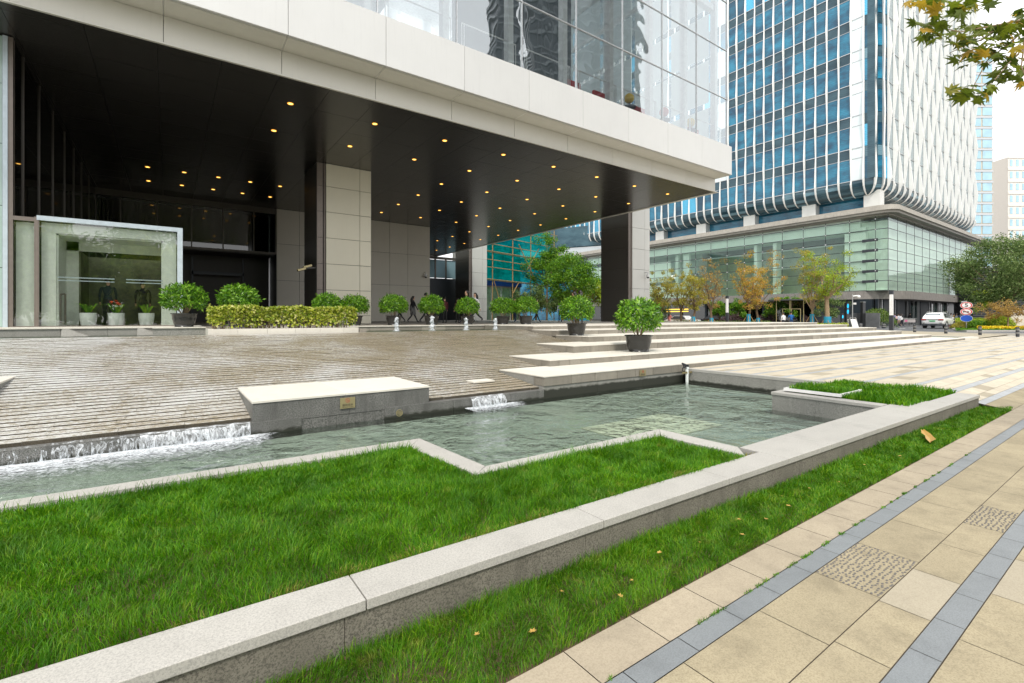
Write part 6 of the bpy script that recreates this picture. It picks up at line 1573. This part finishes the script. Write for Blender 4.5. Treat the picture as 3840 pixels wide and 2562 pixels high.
# ------------------------------------------------------------------ white car, seen from behind with its right side
def make_car(lab, cx, cy, zb_, sc_f=1.0):
    t = thing('parked_car', lab, 'car', (cx,cy,zb_)); Lc = 4.6/1.22*sc_f; Wc = 1.86/1.22*sc_f; Hc = 1.66/1.22*sc_f
    # stations along x from tail (0) to nose (1): (x, sill z, belt z, roof z, half width, roof half width)
    stn = [(0.0,.36,.56,.58,.84,.80),(.015,.24,.60,.64,.92,.86),(.05,.20,.62,.80,.98,.80),(.12,.19,.62,.955,1.0,.72),(.22,.18,.62,.99,1.0,.72),(.45,.17,.60,1.0,1.0,.73),(.58,.17,.585,.965,1.0,.72),(.72,.17,.57,.60,1.0,.86),(.86,.18,.53,.55,.98,.84),(.95,.20,.46,.48,.93,.78),(1.0,.26,.38,.40,.80,.66)]
    m = MB(); vs = []
    for (u, zs_, zbelt, zr, hw, rw2) in stn:
        X = cx+(u-.5)*Lc; W2 = Wc/2
        sec = [(hw*.86,zs_),(hw*.97,zs_+.06),(hw,zs_+(zbelt-zs_)*.45),(hw*.985,zbelt-.04),(hw*.95,zbelt),(rw2*1.02 if zr > .7 else rw2,zbelt+(zr-zbelt)*.80),(rw2*.9,zbelt+(zr-zbelt)*.96),(rw2*.5,zr)]
        for (a_, b_) in sec: vs.append((X, cy-W2*a_, zb_+Hc*b_))
        for (a_, b_) in sec[::-1]: vs.append((X, cy+W2*a_, zb_+Hc*b_))
    n_ = 16
    fs = [(i*n_+k,(i+1)*n_+k,(i+1)*n_+(k+1)%n_,i*n_+(k+1)%n_) for i in range(len(stn)-1) for k in range(n_)]
    fs += [tuple(range(n_)), tuple(range((len(stn)-1)*n_, len(stn)*n_))[::-1]]
    m.add(vs, fs); o = m.build('body', plain('white_car_paint', (.78,.79,.80), .18, 0, .02), t, smooth=True)
    sb = o.modifiers.new('sub','SUBSURF'); sb.levels = 1; sb.render_levels = 2
    W2 = Wc/2
    def X(u): return cx+(u-.5)*Lc
    def Z(z): return zb_+Hc*z
    dg = plain('car_glass', (.012,.016,.02), .06)
    m = MB(); m.add([(X(.028),cy-W2*.70,Z(.665)),(X(.028),cy+W2*.70,Z(.665)),(X(.085),cy+W2*.60,Z(.90)),(X(.085),cy-W2*.60,Z(.90))],[(0,1,2,3)]); m.build('rear_window', plain('rear_glass', (.10,.14,.17), .08), t)
    for s_ in (-1, 1):
        m = MB(); yb2, yt = cy+s_*W2*.955, cy+s_*W2*.775
        m.add([(X(.13),yb2,Z(.655)),(X(.40),yb2,Z(.64)),(X(.40),yt,Z(.93)),(X(.185),yt,Z(.92))],[(0,1,2,3)]); m.add([(X(.415),yb2,Z(.64)),(X(.66),yb2,Z(.62)),(X(.555),yt,Z(.91)),(X(.415),yt,Z(.93))],[(0,1,2,3)]); m.build('side_window', dg, t)
        m = MB(); m.box(X(.0)-.02,X(.03),min(cy+s_*W2*.52,cy+s_*W2*.93),max(cy+s_*W2*.52,cy+s_*W2*.93),Z(.50),Z(.575)); m.build('tail_light', plain('tail_red', (.35,.01,.01), .2), t, bevel=.01)
        m = MB(); m.tube([(X(.18),cy+s_*W2*.68,Z(.985)),(X(.24),cy+s_*W2*.68,Z(1.03)),(X(.5),cy+s_*W2*.68,Z(1.035)),(X(.56),cy+s_*W2*.68,Z(.99))],.02,6); m.build('roof_rail', M['steel'], t)
        for u in (.20,.79):
            wx_ = X(u); yo = cy+s_*W2*.985; yi = cy+s_*W2*.72; r = .345/1.22*1.0
            tt2 = []
            m = MB(); m.tube([(wx_,yi,zb_+r),(wx_,yo,zb_+r)],r,22); wh = m.build('wheel', plain('tyre_rubber', (.015,.015,.016), .8), t)
            m = MB(); m.tube([(wx_,yo-s_*.01,zb_+r),(wx_,yo+s_*.012,zb_+r)],r*.24,12)
            for k in range(5):
                a_ = 2*pi*k/5; m.tube([(wx_+r*.1*cos(a_),yo+s_*.010,zb_+r+r*.1*sin(a_)),(wx_+r*.62*cos(a_),yo+s_*.006,zb_+r+r*.62*sin(a_))],r*.10,5)
            m.tube([(wx_+r*.66*cos(k*.35),yo+s_*.004,zb_+r+r*.66*sin(k*.35)) for k in range(19)],r*.06,5); m.build('rim', M['steel'], wh)
            m = MB(); m.tube([(wx_+r*1.12*cos(k*pi/10),cy+s_*W2*1.0,zb_+r+r*1.12*sin(k*pi/10)) for k in range(11)],.035,6); m.build('wheel_arch', M['charcoal'], t)
        m = MB(); m.box(X(.60),X(.635),min(cy+s_*W2*.98,cy+s_*W2*1.16),max(cy+s_*W2*.98,cy+s_*W2*1.16),Z(.60),Z(.68)); m.build('wing_mirror', M['white'], t, bevel=.02)
    m = MB(); m.box(X(-.005),X(.012),cy-.20,cy+.20,Z(.425),Z(.485)); m.build('number_plate', plain('green_plate', (.03,.38,.12), .4), t)
    m = MB(); m.box(X(-.012),X(.05),cy-W2*.88,cy+W2*.88,Z(.165),Z(.275)); m.box(X(.27),X(.72),cy-W2*1.0,cy-W2*.94,Z(.155),Z(.21)); m.build('bumper_trim', M['charcoal'], t, bevel=.02)
    m = MB(); m.box(X(-.008),X(.01),cy-W2*.55,cy+W2*.55,Z(.555),Z(.57)); m.box(X(-.008),X(.01),cy-W2*.80,cy-W2*.62,Z(.335),Z(.355)); m.box(X(-.008),X(.01),cy+W2*.62,cy+W2*.80,Z(.335),Z(.355)); m.build('rear_trim', M['black'], t)
    return t
make_car('white estate SUV with a green number plate seen from behind on the road', 53.6, 12.2, .262, 1.0)
# dark parked cars glimpsed behind the hedge
def low_car(px, Y, lab, col):
    x, y = wp(px, Y); t = thing('parked_car', lab, 'car', (x,y,.28)); m = MB(); vs = []
    prof = [(-1.8,.3,.5),(-1.6,.25,.66),(-.9,.25,.72),(-.45,.25,1.08),(.6,.25,1.10),(1.2,.25,.76),(1.75,.25,.62),(1.85,.3,.45)]
    for (u, a_, b_) in prof:
        for s_ in (-.7,.7): vs += [(x+s_,y+u,.28+a_*.6),(x+s_*(.8 if b_ > .9 else 1),y+u,.28+b_)]
    m.add(vs, [f for i in range(7) for f in ((i*4,i*4+4,i*4+5,i*4+1),(i*4+1,i*4+5,i*4+7,i*4+3),(i*4+2,i*4+3,i*4+7,i*4+6))]); m.build('body', plain('car_paint_'+str(px), col, .2), t)
    m = MB(); m.add([(x-.72,y-.85,1.02),(x-.72,y+1.1,1.04),(x-.58,y+.6,1.34),(x-.58,y-.42,1.34)],[(0,1,2,3)]); m.build('side_window', M['black'], t)
    for u in (-1.2,1.15):
        m = MB(); m.tube([(x-.72,y+u,.55),(x-.5,y+u,.55)],.26,14); m.build('wheel', M['black'], t)
low_car(2690, 50, 'dark car behind the hedge left of the lamp post', (.03,.03,.04)); low_car(2560, 51, 'white car behind the hedge left of the brown tree', (.6,.6,.62)); low_car(3140, 50, 'dark car roof behind the parking wall left of the totem', (.05,.055,.06))

# ------------------------------------------------------------------ people
skin = plain('skin', (.55,.33,.22), .5); hairm = plain('dark_hair', (.012,.009,.008), .45)
def person(lab, px, Y, zb_, face, pose='walk', top=(.05,.05,.05), bottom=(.02,.02,.025), h=1.38, female=False, skirt=None, swing=1.0, shoe=(.015,.015,.015), long_hair=False, pos=None, backpack=None):
    """one continuous skinned body; face = heading in radians (0 = towards +x)"""
    x, y = pos if pos else wp(px, Y); t = thing('person', lab, 'person', (x,y,zb_), rz=face)
    k = h/1.75; a_ = {'walk': .42*swing, 'stand': .04}.get(pose, .04)
    hip = .92; sh = 1.42
    j = {}
    j['pel'] = (0,0,hip); j['wst'] = (0,0,1.08); j['chs'] = (.01,0,1.28); j['nck'] = (.015,0,1.47); j['nk2'] = (.03,0,1.53); j['hd0'] = (.035,0,1.60); j['hd1'] = (.03,0,1.69)
    verts = []; rad = []; ed = []
    def V_(p, r): verts.append(tuple(q*k for q in p)); rad.append(tuple(q*k for q in (r if hasattr(r,'__len__') else (r,r)))); return len(verts)-1
    w_ = .9 if female else 1.0
    pel = V_(j['pel'], (.135,.105)); wst = V_(j['wst'], (.125*w_,.09)); chs = V_(j['chs'], (.15*w_,.10)); nck = V_(j['nck'], .062); nk2 = V_(j['nk2'], .052); h0 = V_(j['hd0'], .082); h1 = V_(j['hd1'], .088); h2 = V_((.03,0,1.735), .06)
    ed += [(pel,wst),(wst,chs),(chs,nck),(nck,nk2),(nk2,h0),(h0,h1),(h1,h2)]
    for s_ in (1,-1):
        f_ = a_*s_
        hipj = V_((0,.095*s_,.87), .092); kn = V_((sin(f_)*.44+.02*(f_<0),.095*s_,.87-cos(f_)*.43), .058)
        bend = .25 if f_ < -.1 else -.02
        an = V_((sin(f_)*.44+sin(f_-bend)*.42,.09*s_,.87-cos(f_)*.43-cos(f_-bend)*.40), .04)
        vx = verts[an]; toe = V_((vx[0]/k+.13,.10*s_,max(.03,vx[2]/k-.045)), .032)
        ed += [(pel,hipj),(hipj,kn),(kn,an),(an,toe)]
        g2 = -a_*s_*.8
        shj = V_((0,.19*s_*w_,1.40), .056)
        if pose == 'hold' or (pose == 'phone' and s_ < 0): el = V_((.04,.25*s_,1.14), .042); wr = V_((.27,.13*s_,1.16), .03); hd = V_((.34,.10*s_,1.18), .03)
        else:
            el = V_((sin(g2)*.27,.235*s_*w_,1.40-.27), .042); wr = V_((sin(g2)*.27+sin(g2+.25)*.25,.235*s_*w_,1.40-.27-.24), .03); hd = V_((sin(g2)*.27+sin(g2+.3)*.33,.225*s_*w_,1.40-.27-.33), .028)
        ed += [(chs,shj),(shj,el),(el,wr),(wr,hd)]
        for fi, (dz_, dy_) in enumerate(((-.05,.0),(-.045,.022),(-.04,-.02))):
            q = verts[hd]; fg = V_((q[0]/k+(.05 if pose=='hold' else .012)+.01*fi, q[1]/k+dy_, q[2]/k+dz_), .011); ed.append((hd,fg))
    nose = V_((.125,0,1.635), .014); ed.append((h0,nose))
    me = bpy.data.meshes.new('b'); me.from_pydata([tuple(Vector(p)*S) for p in verts], ed, []); ob = bpy.data.objects.new('b', me); link(ob)
    sk = ob.modifiers.new('s','SKIN'); sk.use_smooth_shade = True
    for i, sv in enumerate(me.skin_vertices[0].data): sv.radius = (rad[i][0]*S, rad[i][1]*S); sv.use_root = (i == pel)
    sb = ob.modifiers.new('ss','SUBSURF'); sb.levels = 1
    dg = bpy.context.evaluated_depsgraph_get(); dg.update(); m2 = bpy.data.meshes.new_from_object(ob.evaluated_get(dg)); bpy.data.objects.remove(ob)
    m2.name = 'body'; m2.materials.clear()
    mt = [plain('cloth_top', top, .8, var=.12), plain('cloth_bottom', bottom, .8, var=.12), skin, plain('shoe', shoe, .5), hairm]
    for q in mt: m2.materials.append(q)
    for p in m2.polygons:
        c = p.center/(S*k); z = c.z
        if z > 1.49: mi = 2
        elif z < .075: mi = 3
        elif z < .95 and abs(c.y) < .175 and not (abs(c.x) > .24 and z > .75): mi = 1
        else: mi = 0
        if z < .93 and abs(c.y) > .19: mi = 2 if z < .86 else 0
        if pose in ('hold','phone') and c.x > .24 and z > 1.05: mi = 2
        p.material_index = mi; p.use_smooth = True
    o = bpy.data.objects.new('body', m2); link(o); o.parent = t
    m = MB(); hv = []
    cz = 1.665*k; cxh = .012*k
    for i in range(9):
        ph = pi*.62*i/8
        for q in range(14):
            th = 2*pi*q/14; rr = sin(ph)*.112*k; xx = -rr*cos(th)*1.08; lim = 1.0
            if i > 4 and cos(th) < -.25: rr *= .80; xx = -rr*cos(th)*.55
            hv.append((cxh+xx, rr*sin(th)*.92, cz+cos(ph)*.125*k-(.0)))
    m.add(hv, [(i*14+q,i*14+(q+1)%14,(i+1)*14+(q+1)%14,(i+1)*14+q) for i in range(8) for q in range(14)])
    if long_hair: m.tube([(-.05*k,0,1.66*k),(-.085*k,0,1.52*k),(-.10*k,0,1.36*k),(-.10*k,0,1.28*k)],[.10*k,.10*k,.075*k,.03*k],10)
    m.build('hair', hairm, t, world=False, smooth=True)
    if skirt:
        m = MB(); m.lathe([(.13*k,1.02*k),(.165*k,.86*k),(.19*k,.60*k),(.185*k,.56*k)],20,cap=False); m.build('skirt', plain('skirt_cloth', skirt, .8), t, world=False, smooth=True)
    if backpack:
        m = MB(); m.box(-.26*k,-.12*k,-.14*k,.14*k,1.02*k,1.42*k); m.build('backpack', plain('bag_cloth', backpack, .7), t, world=False, bevel=.04)
    return t
AX = 0.0
person('woman in a black jacket and grey skirt walking left to right between two shrubs', 1549, 24.3, TZ, AX, 'walk', (.012,.012,.014), (.02,.02,.02), 1.36, True, (.12,.12,.115), 1.0, long_hair=True)
person('man in dark clothes striding right behind the second water jet shrub', 1597, 23.4, TZ, AX, 'walk', (.02,.02,.03), (.015,.015,.02), 1.48)
person('person in dark trousers mostly hidden behind the first water jet shrub', 1500, 25.5, TZ, pi, 'walk', (.03,.03,.04), (.015,.015,.018), 1.30)
person('man in a dark suit with a white collar behind the third jet shrub', 1751, 21.0, TZ, pi*.9, 'walk', (.012,.016,.03), (.012,.012,.02), 1.46)
person('woman in white with dark hair and dark stockings striding beside the suited man', 1783, 21.6, TZ, pi*1.02, 'walk', (.65,.65,.66), (.02,.02,.025), 1.38, True, None, 1.5, long_hair=True)
person('person in a dark red coat in the shadow right of the second jet shrub', 1668, 26, TZ, pi*.5, 'stand', (.10,.015,.02), (.02,.02,.02), 1.40)
person('person in brown standing in shadow left of the couple', 1716, 28, TZ, pi*.5, 'stand', (.06,.03,.02), (.02,.02,.02), 1.42)
person('person in dark blue jeans behind the touching pair of shrubs', 1932, 27, TZ, pi*1.2, 'walk', (.03,.05,.10), (.015,.03,.07), 1.36)
person('person in black trousers right of the touching pair of shrubs', 2012, 28, TZ, 0, 'walk', (.03,.04,.12), (.01,.01,.015), 1.38)
person('man in a white shirt and black trousers standing with his back to us', 2101, 32.5, TZ, pi*.35, 'stand', (.75,.77,.82), (.012,.012,.016), 1.36)
person('person whose dark-haired head shows over the step shrub, left of two', 2154, 20.5, TZ, pi*.6, 'stand', (.03,.03,.04), (.02,.02,.02), 1.38, long_hair=True)
person('person whose dark-haired head shows over the step shrub, right of two', 2176, 20.0, TZ, pi*.4, 'stand', (.04,.03,.03), (.02,.02,.02), 1.40, long_hair=True)
person('woman in a pink top looking at her phone by the first autumn tree', 2511, 40, .25, 0, 'phone', (.62,.20,.17), (.65,.40,.40), 1.36, True, long_hair=True)
person('person in a white shirt walking away in front of the gatehouse', 2938, 38, .25, pi*.35, 'stand', (.78,.78,.80), (.02,.02,.03), 1.32)
person('person in a bright blue shirt beside the white-shirted one', 2967, 38, .25, pi*.2, 'hold', (.01,.10,.35), (.01,.04,.12), 1.38)
person('person in a purple-blue top and blue trousers by the tall lamp post', 3356, 49, .25, pi*.4, 'walk', (.16,.17,.36), (.01,.06,.20), 1.32, swing=.5, shoe=(.6,.6,.6), backpack=(.7,.5,.48))
person('person in pale grey just behind the one in the white jacket', 3371, 49.5, .25, pi*.4, 'walk', (.55,.58,.66), (.40,.30,.24), 1.30, swing=.5)
person('person in a loose white jacket and dark trousers crossing the road', 3381, 48, .25, pi*.4, 'walk', (.80,.80,.82), (.02,.02,.035), 1.28, swing=.5, shoe=(.4,.4,.6), long_hair=True)
person('person in a red jacket beyond the bonnet of the white car', 3551, 55, .25, pi*.4, 'stand', (.65,.02,.02), (.05,.06,.08), 1.50)
person('person in a grey jacket and jeans in the queue right of the red jacket', 3567, 55, .25, pi*.2, 'stand', (.22,.22,.20), (.06,.10,.15), 1.42)
person('person in mustard yellow in the queue by the podium', 3577, 57, .25, 0, 'stand', (.30,.17,.03), (.02,.02,.03), 1.40)
person('person in black with a grey bag in the queue by the podium', 3587, 56, .25, 0, 'stand', (.02,.022,.03), (.015,.015,.02), 1.40, backpack=(.2,.22,.24))
person('person in dark blue at the far end of the queue', 3602, 56, .25, 0, 'stand', (.03,.07,.16), (.015,.015,.02), 1.42)
person('person in black in the dark podium doorway left of the car', 3413, 56, .25, 0, 'stand', (.03,.03,.035), (.015,.015,.02), 1.45)
person('person in teal standing high behind the glass left of the totem', 3145, 56, .9, 0, 'stand', (.05,.25,.25), (.02,.02,.02), 1.3)
person('person in dark clothes inside the glass box, left of the red blooms', 415, 0, .925, pi*.5, 'stand', (.02,.03,.04), (.02,.02,.02), 1.42, pos=(at_px(405,18.9),18.9))
person('person in a black top inside the glass box, right of the red blooms', 540, 0, .925, pi*.5, 'stand', (.012,.012,.014), (.02,.02,.02), 1.36, pos=(at_px(536,18.9),18.9))
